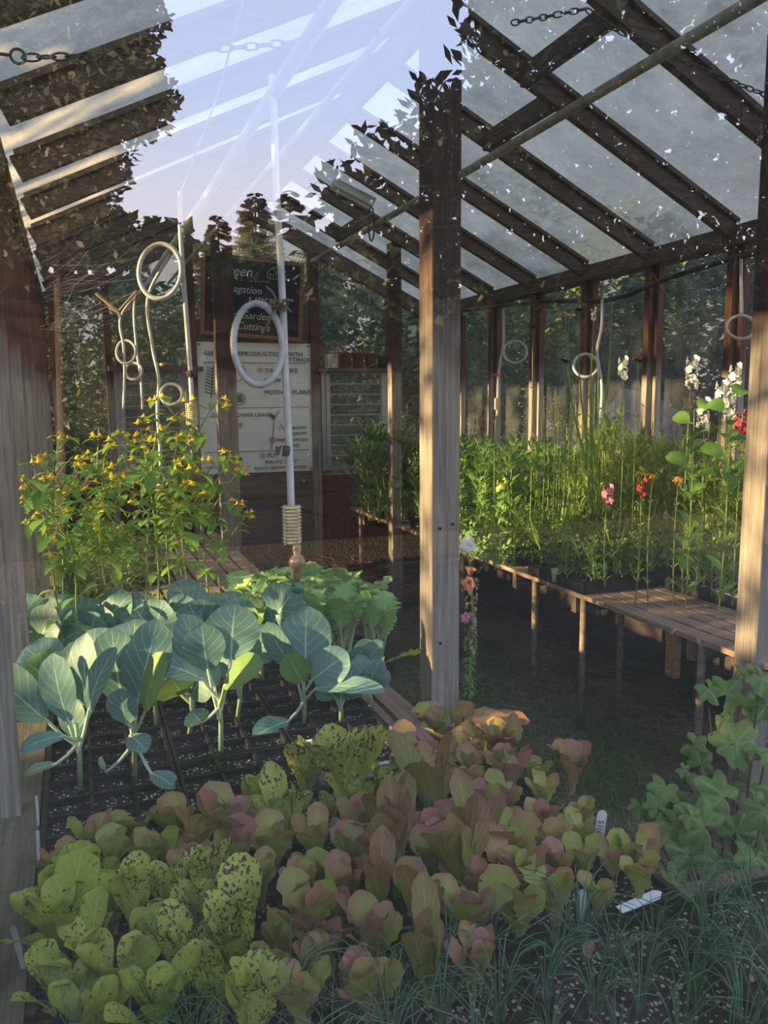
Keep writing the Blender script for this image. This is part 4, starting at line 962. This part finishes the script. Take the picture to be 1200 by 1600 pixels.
cf=[(850,622),(872,640),(893,612),(905,650),(925,618),(940,640),(960,655),(868,608),(915,672),(886,668),(948,668),(975,632),(856,655),(930,600),(900,628),(960,618),(876,690),(942,696)]
CFo=None
for i,(x,y) in enumerate(cf):
    p=ond(x,y,4.35); p=Vector((min(3.03,p.x),p.y,p.z)); h=p.z-.77
    if CFo is None:
        CFo=thing('cornflower','small blue cornflower on a thin stem against the glass','flower',(0,0,0),0,'blue cornflowers at the right glass'); g=MB(); g.tube([(0,0,-.75),(.01,0,-.4),(0,0,0)],.0015,4); part('stem',g,M['stem_g'],CFo)
        g=MB(); petals(g,Vector((0,0,0)),9,.017,.008,(0,-.5,1),rnd,.5,layers=2); part('flower',g,M['blue_fl'],CFo)
        o=CFo
    else: o=copy_tree(CFo)
    o.location=(p.x,p.y,p.z); o.rotation_euler=(0,0,i)
    o['label']=f'small blue cornflower on a thin stem, {ORD[sorted(cf).index((x,y))]} from the left against the right glass'
# trailing stock column right of middle post
t=thing('flower_spike_stalk','hanging column of pale seed pods and leaves right of the middle post','plant',(0,0,0))
base=ond(733,1085,3.0); topp=ond(737,905,3.0); gs,gl,gf=MB(),MB(),MB(); gs.tube([Vector((base.x,base.y,0)),base,(base+topp)/2+Vector((.01,0,0)),topp],.004,6)
rg=random.Random(5)
for q in range(230):
    u=rg.random(); P=base.lerp(topp,u); a=rg.random()*6.28; d=Vector((math.cos(a)*.8,math.sin(a)*.8,.3))
    if u<.6 : gl.leaf(P,P+d*.004,P+d*.04-Vector((0,0,.02)),.008,(0,0,1),p_lance,4,2,pr=.001)
    if u>.35 and q%2: petals(gf,P+d*.022,4,.010,.009,d,rg,.4,p_round)
part('stem',gs,M['stem_g'],t); part('foliage',gl,M['zinnia'],t,True); part('flower',gf,M['beige_fl'],t,True)
g=MB(); petals(g,ond(731,912,2.9),6,.034,.030,(-.2,-1,.2),rnd,.4,p_round,2); petals(g,ond(734,898,2.9),4,.032,.026,(0,-.4,1),rnd,.9,p_round,1)
part('bloom',g,M['salmon_fl'],t,True)['label']='salmon pink snapdragon bloom'
g=MB(); petals(g,ond(729,853,2.9),9,.034,.032,(-.1,-1,.3),rnd,.3,p_round,3)
part('bloom',g,M['white_fl'],t,True)['label']='white ruffled bloom'
g=MB(); petals(g,ond(726,965,2.9),5,.020,.018,(-.1,-1,.3),rnd,.3,p_round,2)
part('bloom',g,M['pink_fl'],t,True)['label']='small pale pink bloom'
g=MB(); g.tube([topp,ond(733,880,2.92),ond(729,856,2.91)],.003,5); part('flower_stalk',g,M['stem_g'],t,True)
# ------------------------------------------------------------------ lobed shrub, lower right, built solid in place of a reflected plant
def lobed(g,c,size,n,up,rg):
    """palmate 5-lobed leaf as radial fan"""
    n=Vector(n).normalized(); up=Vector(up); up=(up-n*up.dot(n)).normalized(); sd=up.cross(n); K=30; R=4
    base=len(g.v); c=Vector(c)
    g.v.append(tuple(c))
    for r in range(1,R+1):
        for k in range(K+1):
            th=-2.7+5.4*k/K; ab=abs(th)
            lob=max(math.exp(-(th/.55)**2)*1.0,math.exp(-((ab-1.15)/.45)**2)*.85,math.exp(-((ab-2.15)/.45)**2)*.62)
            rr=size*(.42+.58*lob)*(1+.04*math.sin(th*24)); f=r/R
            p=c+(up*math.cos(th)+sd*math.sin(th))*(rr*f)+n*(.10*size*math.sin(f*2.6)*(.5+.5*math.cos(th*5)) - .18*size*f*f)
            g.v.append(tuple(p))
    def idx(r,k): return base if r==0 else base+1+(r-1)*(K+1)+k
    for r in range(R):
        for k in range(K):
            if r==0: g.f.append((idx(0,0),idx(1,k+1),idx(1,k))); g.uv+=[(.5,0),((k+1)/K,.25),(k/K,.25)]
            else: g.f.append((idx(r,k),idx(r,k+1),idx(r+1,k+1),idx(r+1,k))); g.uv+=[(k/K,r/R),((k+1)/K,r/R),((k+1)/K,(r+1)/R),(k/K,(r+1)/R)]
sh=thing('lobed_shrub_standin','lobed-leaf shrub at the lower right, standing in for a plant reflected in the pane','shrub',onz(1150,1600,0))
root=sh.location.copy(); rg=random.Random(11)
lv=[(1150,1160,66,2.05),(1085,1165,38,2.2),(1085,1240,52,2.1),(1130,1245,60,2.0),(1040,1230,40,2.1),(1050,1290,50,2.0),(1100,1290,62,1.95),(1020,1290,42,2.05),(1170,1230,44,2.1),(1150,1300,46,1.95),(1195,1270,56,1.85),(1180,1340,50,1.85),(1075,1335,46,1.95),(1120,1350,48,1.9),(1010,1330,34,2.05),(1135,1085,46,2.1),(1190,1060,44,2.05),(1195,1105,36,2.08),(1160,1100,34,2.12),(1205,1175,40,2.0),(1000,1260,28,2.1),(1060,1380,40,1.9),(1210,1380,50,1.8),(1140,1400,40,1.85),(1095,1195,34,2.15)]
lv=[(x,y,s*.82,D_) for x,y,s,D_ in lv]+[(x+rg.uniform(-34,34),y+rg.uniform(-30,34),s*rg.uniform(.4,.62),D_-rg.uniform(-.06,.08)) for x,y,s,D_ in lv]
for i,(x,y,s,D_) in enumerate(lv):
    c=ond(x,y,D_)-root; g=MB(); lobed(g,c,s*D_/FPX,(rg.uniform(-.5,.3)-.2,-.9,rg.uniform(.5,1.1)),(rg.uniform(-.8,.8),-.2,-.6 if i%3 else .8),rg)
    part('leaf',g,M['currant'],sh,True)
g=MB()
for (x,y,s,D_) in lv[::2]:
    c=ond(x,y,D_)-root; m_=Vector((c.x*.4,c.y*.4+.02,c.z*.55)); g.tube([(0,0,0),m_,c+Vector((0,.005,-.002))],[.005,.004,.0015],5)
part('stem',g,M['bark'],sh,True)
# ------------------------------------------------------------------ misting tubes
def mister(path_px,D,loop,coil,noz,label,tr=.0095,parent_top=None,coilw=.022,twine=False,group=None,tw=True,green=False):
    t=thing('misting_tube',label,'misting tube',(0,0,0),0,group)
    pts=[ond(x,y,D) for x,y in path_px]
    # smooth path (catmull-rom)
    def cr(P,n=8):
        out=[]
        for i in range(len(P)-1):
            a=P[max(0,i-1)];b=P[i];c=P[i+1];d=P[min(len(P)-1,i+2)]
            for k in range(n):
                s=k/n; out.append(.5*((2*b)+(c-a)*s+(2*a-5*b+4*c-d)*s*s+(3*b-a-3*c+d)*s**3))
        out.append(P[-1]); return out
    g=MB(); g.tube(cr(pts),tr,10); part('tube',g,M['tube'],t,True)
    if loop:
        cx_,cy_,rx,ry,rot=loop; n=36; L=[]
        for k in range(n):
            a=6.283*k/n; u,v=rx*math.cos(a),ry*math.sin(a); x=cx_+u*math.cos(rot)-v*math.sin(rot); y=cy_+u*math.sin(rot)+v*math.cos(rot)
            L.append(ond(x,y,D-.01-.012*math.sin(a)))
        g=MB(); g.tube(L,tr*.95,10,True); part('tube_loop',g,M['tube'],t,True)
    if coil:
        x,y0,y1=coil; P0=ond(x,y0,D); P1=ond(x,y1,D); H=(P0-P1).length; c=(P0+P1)/2
        g=MB(); n=11
        prof=[(.0,H/2)]
        for k in range(n):
            z=H/2-H*k/n; prof+=[(coilw,z-.001),(coilw,z-H/n*.55),(coilw*.72,z-H/n*.6),(coilw*.72,z-H/n*.98)]
        prof.append((0,-H/2)); g.lathe(prof[::-1],c,16); rw=part('ribbed_weight',g,M['weight'],t)
        for q in range(4):
            g=MB(); a=q*1.57+.5; g.tube([(c.x+coilw*1.02*math.cos(a),c.y+coilw*1.02*math.sin(a),c.z-H/2),(c.x+coilw*1.02*math.cos(a),c.y+coilw*1.02*math.sin(a),c.z+H/2)],.0022,5); part('weight_rib',g,M['weight'],rw)
    if noz:
        x,y=noz; P=ond(x,y,D); g=MB(); s=coilw/.022
        g.lathe([(0,-.045*s),(.006*s,-.045*s),(.010*s,-.03*s),(.008*s,-.018*s),(.017*s,-.010*s),(.02*s,0),(.017*s,.010*s),(.008*s,.018*s),(.011*s,.03*s),(.008*s,.045*s),(0,.045*s)],P,14)
        nz_=part('mist_nozzle',g,M['nozzle'] if coilw>.02 else M['tube'],t,True)
        g=MB(); g.lathe([(0,-.075*s),(.013*s,-.07*s),(.015*s,-.055*s),(.008*s,-.045*s),(0,-.044*s)],P,12); part('nozzle_cap',g,M['green_plastic'],nz_,True)
    return t
t1=mister([(425,118),(428,180),(432,300),(438,400),(443,500),(447,600),(452,700),(455,792)],1.95,(403,538,38,64,-.06),(456,790,850),(464,878),'large white misting tube with a loop hanging in the centre over the kale',.0088,coilw=.0235)
g=MB(); P=ond(436,478,1.93); rg=random.Random(3)
for q in range(5):
    R0=.016+.002*q; g.tube([P+Vector((R0*math.cos(a_),R0*math.sin(a_)*.7,(q-2)*.004+.006*math.sin(a_*2+q))) for a_ in [k*.5236 for k in range(12)]],.0018,4,True)
for e in ((455,488),(412,520),(416,448),(458,470)): g.tube([P,ond((e[0]+436)/2,(e[1]+478)/2-6,1.91),ond(e[0],e[1],1.92)],.003,5)
part('twine_knot',g,M['twine'],t1,True)
g=MB(); c=ond(446,704,1.95); g.lathe([(.0,-.012),(.014,-.012),(.016,0),(.014,.012),(0,.012)],c,10); g.box(c.x-.022,c.x+.0,c.y-.012,c.y+.008,c.z-.010,c.z+.010); part('clamp',g,M['clamp'],t1,False)
t2=mister([(281,300),(282,360),(287,440),(293,520),(298,590),(300,632)],2.9,(250,424,33,43,.1),(300,630,664),(301,690),'white misting tube with a large loop hanging beside the chalkboard',.0088,coilw=.0225)
g=MB(); c=ond(299,584,2.9); g.lathe([(.0,-.012),(.018,-.012),(.02,0),(.018,.012),(0,.012)],c,10); part('clamp',g,M['hose'],t2)
mister([(px((.48,3.95,2.37))[0]+2,px((.48,3.95,2.37))[1]),(232,462),(238,540),(248,592),(246,640),(250,700),(252,745)],3.9,(268,616,17,16,0),(251,750,780),(252,790),'misting tube ending low among the yellow-flowered plants',.0085,coilw=.021)
mister([px((.48,4.75,2.37)),(191,490),(193,540),(195,580),(193,640)],4.6,(197,550,15,18,0),None,None,'farther misting tube with a round loop left of the shelf',.0085,coilw=.021)
mister([px((.47,5.05,2.37)),(211,470),(213,540),(220,590),(223,640)],4.9,(209,580,13,13,0),None,None,'farthest misting tube with a small loop by the left shelf',.0085,coilw=.02)
mister([(786,478),(787,535),(781,570),(778,600),(777,650)],5.9,(805,550,18,17,0),(777,622,640),None,'misting tube with a loop hanging on the left part of the right glass wall',.010,coilw=.022)
mister([(941,468),(940,510),(933,550),(940,600),(939,650)],4.7,(915,571,19,18,0),None,(938,652),'misting tube with a loop behind the tall grass at the right glass wall',.0088,coilw=.019)
mister([(1158,398),(1158,440),(1159,492)],3.78,(1158,511,23,18,0),None,None,'misting tube loop hanging by the right post',.0075)
# cord that holds tube 2
g=MB(); g.tube([ond(388,-30,1.9),ond(340,150,2.3),ond(283,300,2.9)],.0028,6); tag(link('suspension_string',g.mesh('suspension_string',M['tube'])),'thin white string running down from the roof to the second misting tube','string')
# twig tangle by the pipe
g=MB()
for a_,b_ in (((150,458),(185,487)),((185,487),(215,455)),((185,487),(190,500)),((215,455),(210,468)),((170,480),(185,487))): g.tube([ond(*a_,4.6),ond(*b_,4.6)],[.010,.012],6)
tag(link('dry_twig',g.mesh('dry_twig',M['twine'])),'bundle of dry twigs tied at the top of the farther misting tubes','twig')
# black hose on the right wall
g=MB(); hp=[(640,496),(720,486),(790,477),(860,470),(940,471),(985,460),(1030,440),(1070,426),(1130,408),(1200,390),(1290,372)]
pts=[]
for x,y in hp:
    q=onx(x,y,2.98); pts.append(q)
g.tube(pts,.014,8); tag(link('irrigation_hose',g.mesh('irrigation_hose',M['hose'],True)),'black irrigation hose sagging along the top of the right glass wall','hose')
# ------------------------------------------------------------------ chains
def chain(path,D,label,pitch=.034,r=.0028):
    pts=[ond(x,y,d_) for (x,y),d_ in zip(path,D)]; L=[]; 
    tot=sum((b-a).length for a,b in zip(pts,pts[1:])); n=int(tot/pitch); g=MB()
    def at(s):
        for a,b in zip(pts,pts[1:]):
            l=(b-a).length
            if s<=l: return a+(b-a)*(s/l),(b-a).normalized()
            s-=l
        return pts[-1],(pts[-1]-pts[-2]).normalized()
    for k in range(n):
        P,d=at((k+.5)*tot/n); u=d.orthogonal().normalized(); v=d.cross(u); a=R_(45+90*(k%2)); s=u*math.cos(a)+v*math.sin(a)
        hl,hw=pitch*.66,pitch*.26; ring=[]
        for q in range(12):
            an=6.283*q/12; ring.append(P+d*(hl*math.cos(an))+s*(hw*math.sin(an)))
        g.tube(ring,r,5,True)
    return tag(link('roof_chain',g.mesh('roof_chain',M['chain'],True)),label,'chain')
chain([(38,90),(120,88),(250,83),(400,72),(520,60),(610,50)],[1.95,2.,2.05,2.1,2.15,2.2],'steel chain stretched from a hook on the left wall under the roof')
chain([(800,36),(860,25),(915,14),(960,45),(1030,78),(1100,110),(1200,150)],[2.6,2.7,2.75,2.8,2.85,2.9,3.0],'steel chain hanging across the rafters at the upper right')
g=MB(); c=ond(28,88,1.95); g.tube([c+Vector((.017*math.cos(k*.5236),0,.017*math.sin(k*.5236))) for k in range(12)],.0035,6,True); g.tube([c+Vector((-.05,0,0)),c+Vector((-.015,0,0))],.004,6)
tag(link('chain_hook',g.mesh('chain_hook',M['chain'],True)),'steel eye hook screwed into the left wall holding the chain','hook')
# cobwebs
g=MB(); rg=random.Random(8)
for q in range(60):
    x0,y0=rg.uniform(60,110),rg.uniform(400,520); x1,y1=x0+rg.uniform(40,160),y0-rg.uniform(-20,90); d0=rg.uniform(3.2,5)
    g.tube([ond(x0,y0,d0),ond((x0+x1)/2,(y0+y1)/2+6,d0),ond(x1,y1,d0)],.0006,3,caps=False)
for q in range(40):
    x0,y0=rg.uniform(740,1150),rg.uniform(300,440); d0=3.3; x1,y1=x0+rg.uniform(-60,60),y0+rg.uniform(-40,60)
    g.tube([ond(x0,y0,d0),ond((x0+x1)/2,(y0+y1)/2+4,d0),ond(x1,y1,d0)],.0004,3,caps=False)
tag(link('cobweb',g.mesh('cobweb',M['web'])),'wispy grey cobwebs strung from the wall plates to the rafters','cobweb',kind='stuff')
# ------------------------------------------------------------------ straw heap, floor grass
g=MB(); rg=random.Random(21)
for q in range(900):
    x=rg.uniform(1.0,2.6); y=rg.uniform(5.3,6.8); z=rg.uniform(0,.34)*math.exp(-((x-1.9)/.8)**2); a=rg.random()*6.28; L=rg.uniform(.08,.2)
    g.tube([(x,y,z+.01),(x+L*math.cos(a),y+L*math.sin(a),z+rg.uniform(0,.06))],.003,3,caps=False)
tag(link('dry_bracken',g.mesh('dry_bracken',M['straw'])),'heap of rusty dry bracken on the floor below the louvered window','bracken',kind='stuff')
g=MB()
for q in range(1500):
    x=rg.gauss(1.75,.35); y=rg.uniform(1.6,4.2); a=rg.random()*6.28; L=rg.uniform(.03,.12)
    b_=Vector((x,y,0)); g.tube([b_,b_+Vector((L*.2*math.cos(a),L*.2*math.sin(a),L*.6)),b_+Vector((L*.7*math.cos(a),L*.7*math.sin(a),L*.8))],[.0016,.0013,.0004],3,caps=False)
tag(link('floor_grass',g.mesh('floor_grass',M['grassb'])),'sparse thin grass growing through the gravel of the aisle','grass',kind='stuff')
# ------------------------------------------------------------------ outside
def crown(g,c,rx,ry,rz,n,size,rg,shell=.55):
    for q in range(n):
        while True:
            v=Vector((rg.uniform(-1,1),rg.uniform(-1,1),rg.uniform(-1,1)))
            if shell<v.length<1: break
        k=.8+.35*mnoise.noise(v*2.2+Vector(c)); P=Vector((c[0]+v.x*rx*k,c[1]+v.y*ry*k,c[2]+v.z*rz*k))
        d=Vector((rg.uniform(-1,1),rg.uniform(-1,1),rg.uniform(-.8,.5))).normalized(); s=d.orthogonal().normalized()
        if rg.random()<.5: s=s.cross(d)
        L=size*rg.uniform(.7,1.3); W=L*.42; a=P; b=P+d*L
        m_=P+d*L*.5
        g.quad(a,m_+s*W*.5,b,m_-s*W*.5)
def tree(label,c,r,h0,n,size,m,seed,trunk=.12,name='garden_tree',cat='tree',group=None):
    rg=random.Random(seed); t=thing(name,label,cat,(c[0],c[1],0),0,group); g=MB(); crown(g,(0,0,c[2]),r[0],r[1],r[2],n,size,rg)
    part('crown',g,M[m],t)
    g=MB(); g.tube([(0,0,0),(.05,0,c[2]*.5),(0,.05,c[2])],[trunk,trunk*.8,trunk*.4],8)
    for q in range(5):
        a=q*1.3; g.tube([(0,0,c[2]*.6),(math.cos(a)*r[0]*.6,math.sin(a)*r[1]*.6,c[2]+r[2]*.3*math.sin(q))],[trunk*.4,trunk*.1],5)
    part('trunk',g,M['bark'],t,True); return t
def fir(label,x,y,h,r,seed,name='fir_tree'):
    rg=random.Random(seed); t=thing(name,label,'tree',(x,y,0),0,'tall fir trees'); g=MB(); g.tube([(0,0,0),(0,0,h*.97)],[h*.018,.01],7); part('trunk',g,M['bark'],t)
    g=MB(); n=int(26)
    for q in range(n*14):
        u=.12+.88*(q/(n*14)); z=h*u; R=r*(1-u)**.75*rg.uniform(.6,1.1)+.05; a=rg.random()*6.283
        d=Vector((math.cos(a),math.sin(a),-.12)); s=Vector((-math.sin(a),math.cos(a),0)); P=Vector((0,0,z))
        m_=7
        for k in range(m_):
            f=(k+1)/m_; c=P+d*R*f+Vector((0,0,.10*R*f*f)); wl=R*.30*(1.15-f)+.08
            for sg in (-1,1): 
                e=c+s*sg*wl+d*wl*.7-Vector((0,0,wl*.3)); g.quad(c,c+d*wl*.35,e,e-d*wl*.3)
    part('needles',g,M['fir'],t); return t
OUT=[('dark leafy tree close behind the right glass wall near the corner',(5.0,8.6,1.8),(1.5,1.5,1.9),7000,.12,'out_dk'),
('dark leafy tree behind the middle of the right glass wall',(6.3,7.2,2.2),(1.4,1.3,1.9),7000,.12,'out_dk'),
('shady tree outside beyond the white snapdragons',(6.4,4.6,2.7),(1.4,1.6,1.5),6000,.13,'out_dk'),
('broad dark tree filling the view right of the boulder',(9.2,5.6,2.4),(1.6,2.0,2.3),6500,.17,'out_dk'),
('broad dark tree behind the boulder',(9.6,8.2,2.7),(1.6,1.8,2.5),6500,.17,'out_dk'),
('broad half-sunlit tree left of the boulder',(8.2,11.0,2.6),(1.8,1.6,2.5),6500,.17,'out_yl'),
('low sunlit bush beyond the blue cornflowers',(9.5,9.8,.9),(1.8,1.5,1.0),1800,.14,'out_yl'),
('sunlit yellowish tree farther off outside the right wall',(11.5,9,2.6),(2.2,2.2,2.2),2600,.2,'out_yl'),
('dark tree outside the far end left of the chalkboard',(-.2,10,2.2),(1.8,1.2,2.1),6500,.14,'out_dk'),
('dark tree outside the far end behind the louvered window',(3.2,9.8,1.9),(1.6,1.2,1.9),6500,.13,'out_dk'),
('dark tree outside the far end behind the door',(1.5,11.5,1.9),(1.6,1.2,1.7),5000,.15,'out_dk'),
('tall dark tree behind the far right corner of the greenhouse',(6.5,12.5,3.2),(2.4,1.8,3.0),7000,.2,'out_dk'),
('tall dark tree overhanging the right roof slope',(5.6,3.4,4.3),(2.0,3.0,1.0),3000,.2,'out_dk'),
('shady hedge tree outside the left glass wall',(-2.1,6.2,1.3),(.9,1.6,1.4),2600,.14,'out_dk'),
('added hedge bush, unseen outside the left wall, to shade the near trays',(-5.2,-1.4,1.1),(1.0,5.6,1.6),20000,.21,'out_dk'),  # added out of view to block low sun from lettuces and rear ground
('added unseen bush by the left hedge, keeping low sun off the lettuces',(-4.4,.55,2.5),(.9,2.25,1.5),11000,.22,'out_dk'),  # unseen, put in to stop sun leaking over the hedge
('unseen tall tree added to shade the left roof near the window',(-5.2,.4,4.45),(1.3,4.4,2.15),11000,.27,'out_dk'),  # added out of view so direct sun misses the roof panes
('unseen tall tree added to shade the far part of the left roof',(-5.2,8.0,4.8),(1.3,5.2,2.0),10000,.27,'out_dk'),  # unseen sun blocker added for the far roof
('unseen tall tree added to shade the middle of the left roof',(-6.6,4.3,5.45),(1.2,3.2,1.75),9000,.27,'out_dk'),  # added to cover sunlit strips remaining on the left roof
('unseen sparse leaves added on the left to dapple the low sun',(-5.0,4.2,2.5),(.8,4.0,.8),1500,.14,'out_dk'),  # thin band of leaves added to break the sun into dapples
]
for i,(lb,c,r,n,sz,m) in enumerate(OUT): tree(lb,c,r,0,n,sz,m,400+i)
for i,(x,y,h,r) in enumerate(((1.2,17,5.4,1.3),(2.6,16.5,6.0,1.5),(3.8,17.5,6.6,1.7),(-.5,17,5.2,1.4),(5.4,18,6.0,1.7),(7.5,19,6.5,1.9),(-2.2,16,5.5,1.6))):
    fir(['second fir from the left beyond the far end','third fir from the left beyond the far end','tallest fir beyond the far end, in the middle of the row','fir at the left of the row beyond the far end','fir right of the tallest one beyond the far end','rightmost distant fir tree beyond the far end','leftmost fir beyond the far end'][i],x,y,h,r,500+i)
# boulder
me=MB(); n1,n2=28,18
for a in range(n2+1):
    for b in range(n1):
        th=math.pi*a/n2; ph=6.283*b/n1; v=Vector((math.sin(th)*math.cos(ph),math.sin(th)*math.sin(ph),math.cos(th)))
        k=1+.25*mnoise.noise(v*1.6)+.08*mnoise.noise(v*5); me.v.append((v.x*.62*k,v.y*.6*k,v.z*.95*k))
for a in range(n2):
    for b in range(n1): me.f.append((a*n1+b,a*n1+(b+1)%n1,(a+1)*n1+(b+1)%n1,(a+1)*n1+b)); me.uv+=[(0,0)]*4
o=tag(link('boulder',me.mesh('boulder',M['rock'],True)),'large grey rounded boulder outside beyond the right glass wall','rock'); q=ond(985,640,7.6); o.location=(q.x,q.y,.75)
t=thing('canvas_tent','distant white canvas canopy outside beyond the blue cornflowers','tent',onz(850,720,0) if False else Vector((ond(850,610,14).x,ond(850,610,14).y,0)))
g=MB(); zz=ond(850,622,14).z; a=1.0
top=(0,0,zz+.28); c4=[(-a,-a,zz),(a,-a,zz),(a,a,zz),(-a,a,zz)]
i=len(g.v); g.v+=c4+[top]; g.f+=[(0,1,4),(1,2,4),(2,3,4),(3,0,4)]; g.uv+=[(0,0)]*12
part('canopy',g,M['tent'],t)
for x,y,z in c4:
    g=MB(); g.tube([(x*.95,y*.95,0),(x*.95,y*.95,zz)],.02,6); part('leg',g,M['alu'],t)
# ------------------------------------------------------------------ garden behind the viewer (seen mirrored in the near pane)
def mir(x,y,D):
    p=ond(x,y,D); return Vector((p.x,2*YN-p.y,p.z))
def inpoly(x,y,P):
    c=False
    for i in range(len(P)):
        x1,y1=P[i-1]; x2,y2=P[i]
        if (y1>y)!=(y2>y) and x<(x2-x1)*(y-y1)/(y2-y1)+x1: c=not c
    return c
def sprays(g,poly,n,D0,D1,size,rg,asp=.42,wave=26):
    xs=[p[0] for p in poly]; ys=[p[1] for p in poly]; k=0; it=0
    while k<n and it<n*40:
        it+=1; x=rg.uniform(min(xs),max(xs)); y=rg.uniform(min(ys),max(ys))
        w=mnoise.noise(Vector((x*.02,y*.02,3)))*wave; w2=mnoise.noise(Vector((x*.02,y*.02,9)))*wave
        if not inpoly(x+w,y+w2,poly): continue
        P=mir(x,y,rg.uniform(D0,D1)); d=Vector((rg.uniform(-1,1),rg.uniform(-.5,.5),rg.uniform(-.6,1))).normalized(); s=Vector((rg.uniform(-1,1),rg.uniform(-.3,.3),rg.uniform(-1,1))); s=(s-d*s.dot(d)).normalized()
        L=size*rg.uniform(.7,1.3); W=L*asp; g.quad(P,P+d*L*.5+s*W*.5,P+d*L,P+d*L*.5-s*W*.5) if rg.random()<2 else None; k+=1
rg=random.Random(77)
PR=[(735,-60),(715,40),(700,110),(725,140),(650,120),(640,170),(590,200),(560,190),(545,255),(490,275),(500,330),(520,370),(470,400),(470,470),(1290,470),(1290,-60)]
PL=[(-80,-60),(235,-60),(265,30),(250,90),(295,165),(270,200),(215,215),(205,270),(185,310),(215,350),(215,420),(-80,420)]
t=thing('laurel_tree','dark laurel behind the viewer, reflected over the right half of the window','tree',(mir(1420,300,4.5).x,mir(1420,300,4.5).y,0))
off=t.location
g=MB(); sprays(g,PR,6500,3.6,5.0,.085,rg); PR2=[(x+(45 if x<1200 else 0),y+(25 if y>0 else 0)) for x,y in PR]; sprays(g,PR2,10500,5.2,6.8,.10,rg,.6); g.v=[(a-off.x,b-off.y,c) for a,b,c in g.v]; part('crown',g,M['laurel'],t)
g=MB()
for s_ in (((980,900),(880,300),(735,60)),((980,900),(800,420),(560,240)),((980,900),(1000,300),(1050,0)),((760,380),(700,200),(650,140))):
    P=[mir(*q,4.6)-off for q in s_]; P[0]=Vector((0,0,0)) if s_[0]==(980,900) else P[0]; g.tube(P,[.05 if s_[0]==(980,900) else .01,.02 if s_[0]==(980,900) else .008,.004],6)
part('trunk',g,M['bark'],t,True)
t=thing('leafy_tree','fine-leaved dark tree behind the viewer, reflected over the left roof','tree',(mir(60,300,6.5).x,mir(60,300,6.5).y,0)); off=t.location
g=MB(); sprays(g,PL,9000,5.6,7.4,.075,rg,.5,22); PL2=[(x-(25 if x>0 else 0),y) for x,y in PL]; sprays(g,PL2,13000,7.5,9,.10,rg,.6,22); g.v=[(a-off.x,b-off.y,c) for a,b,c in g.v]; part('crown',g,M['laurel'],t)
g=MB(); g.tube([(0,0,0),(.1,0,1.5),mir(80,100,6.5)-off],[.1,.07,.02],7); part('trunk',g,M['bark'],t,True)
for i,(x,y,D_,r) in enumerate(((285,345,13,1.0),(340,335,14,.9),(398,300,13,1.15),(452,298,12,1.05),(420,345,16,1.2),(235,335,13,1.1),(500,360,14,1.2))):
    p=mir(x,y,D_); fir(['fir tree reflected left of the chalkboard','narrow fir reflected above the post by the poster','tall fir reflected above the chalkboard','broad fir reflected right of the hanging tube','farther fir reflected between the two tall ones','fir reflected at the left end of the tree line','fir reflected at the right end of the tree line'][i],p.x,p.y,p.z,r*1.45,600+i)
# hedge behind the viewer
t=thing('garden_hedge','tall dark hedge behind the viewer, reflected low in the window','hedge',(2.5,-9,0)); g=MB(); rg=random.Random(5)
for q in range(9000):
    x=rg.uniform(-9,9); z=rg.uniform(0,3.55+.35*mnoise.noise(Vector((x*.8,0,0)))); P=Vector((x,rg.uniform(-.5,.5),z)); d=Vector((rg.uniform(-1,1),rg.uniform(-1,1),rg.uniform(-1,1))).normalized(); s=d.orthogonal().normalized(); L=.3
    g.quad(P,P+d*L*.5+s*.09,P+d*L,P+d*L*.5-s*.09)
part('foliage',g,M['out_dk'],t)
g=MB(); g.box(-9,9,.3,.6,0,3.0); part('branch_mass',g,M['bark'],t)
# meadow outside right
g=MB(); g.box(7,16,3,26,0,.03); struct('trim_20',g,M['meadow'])
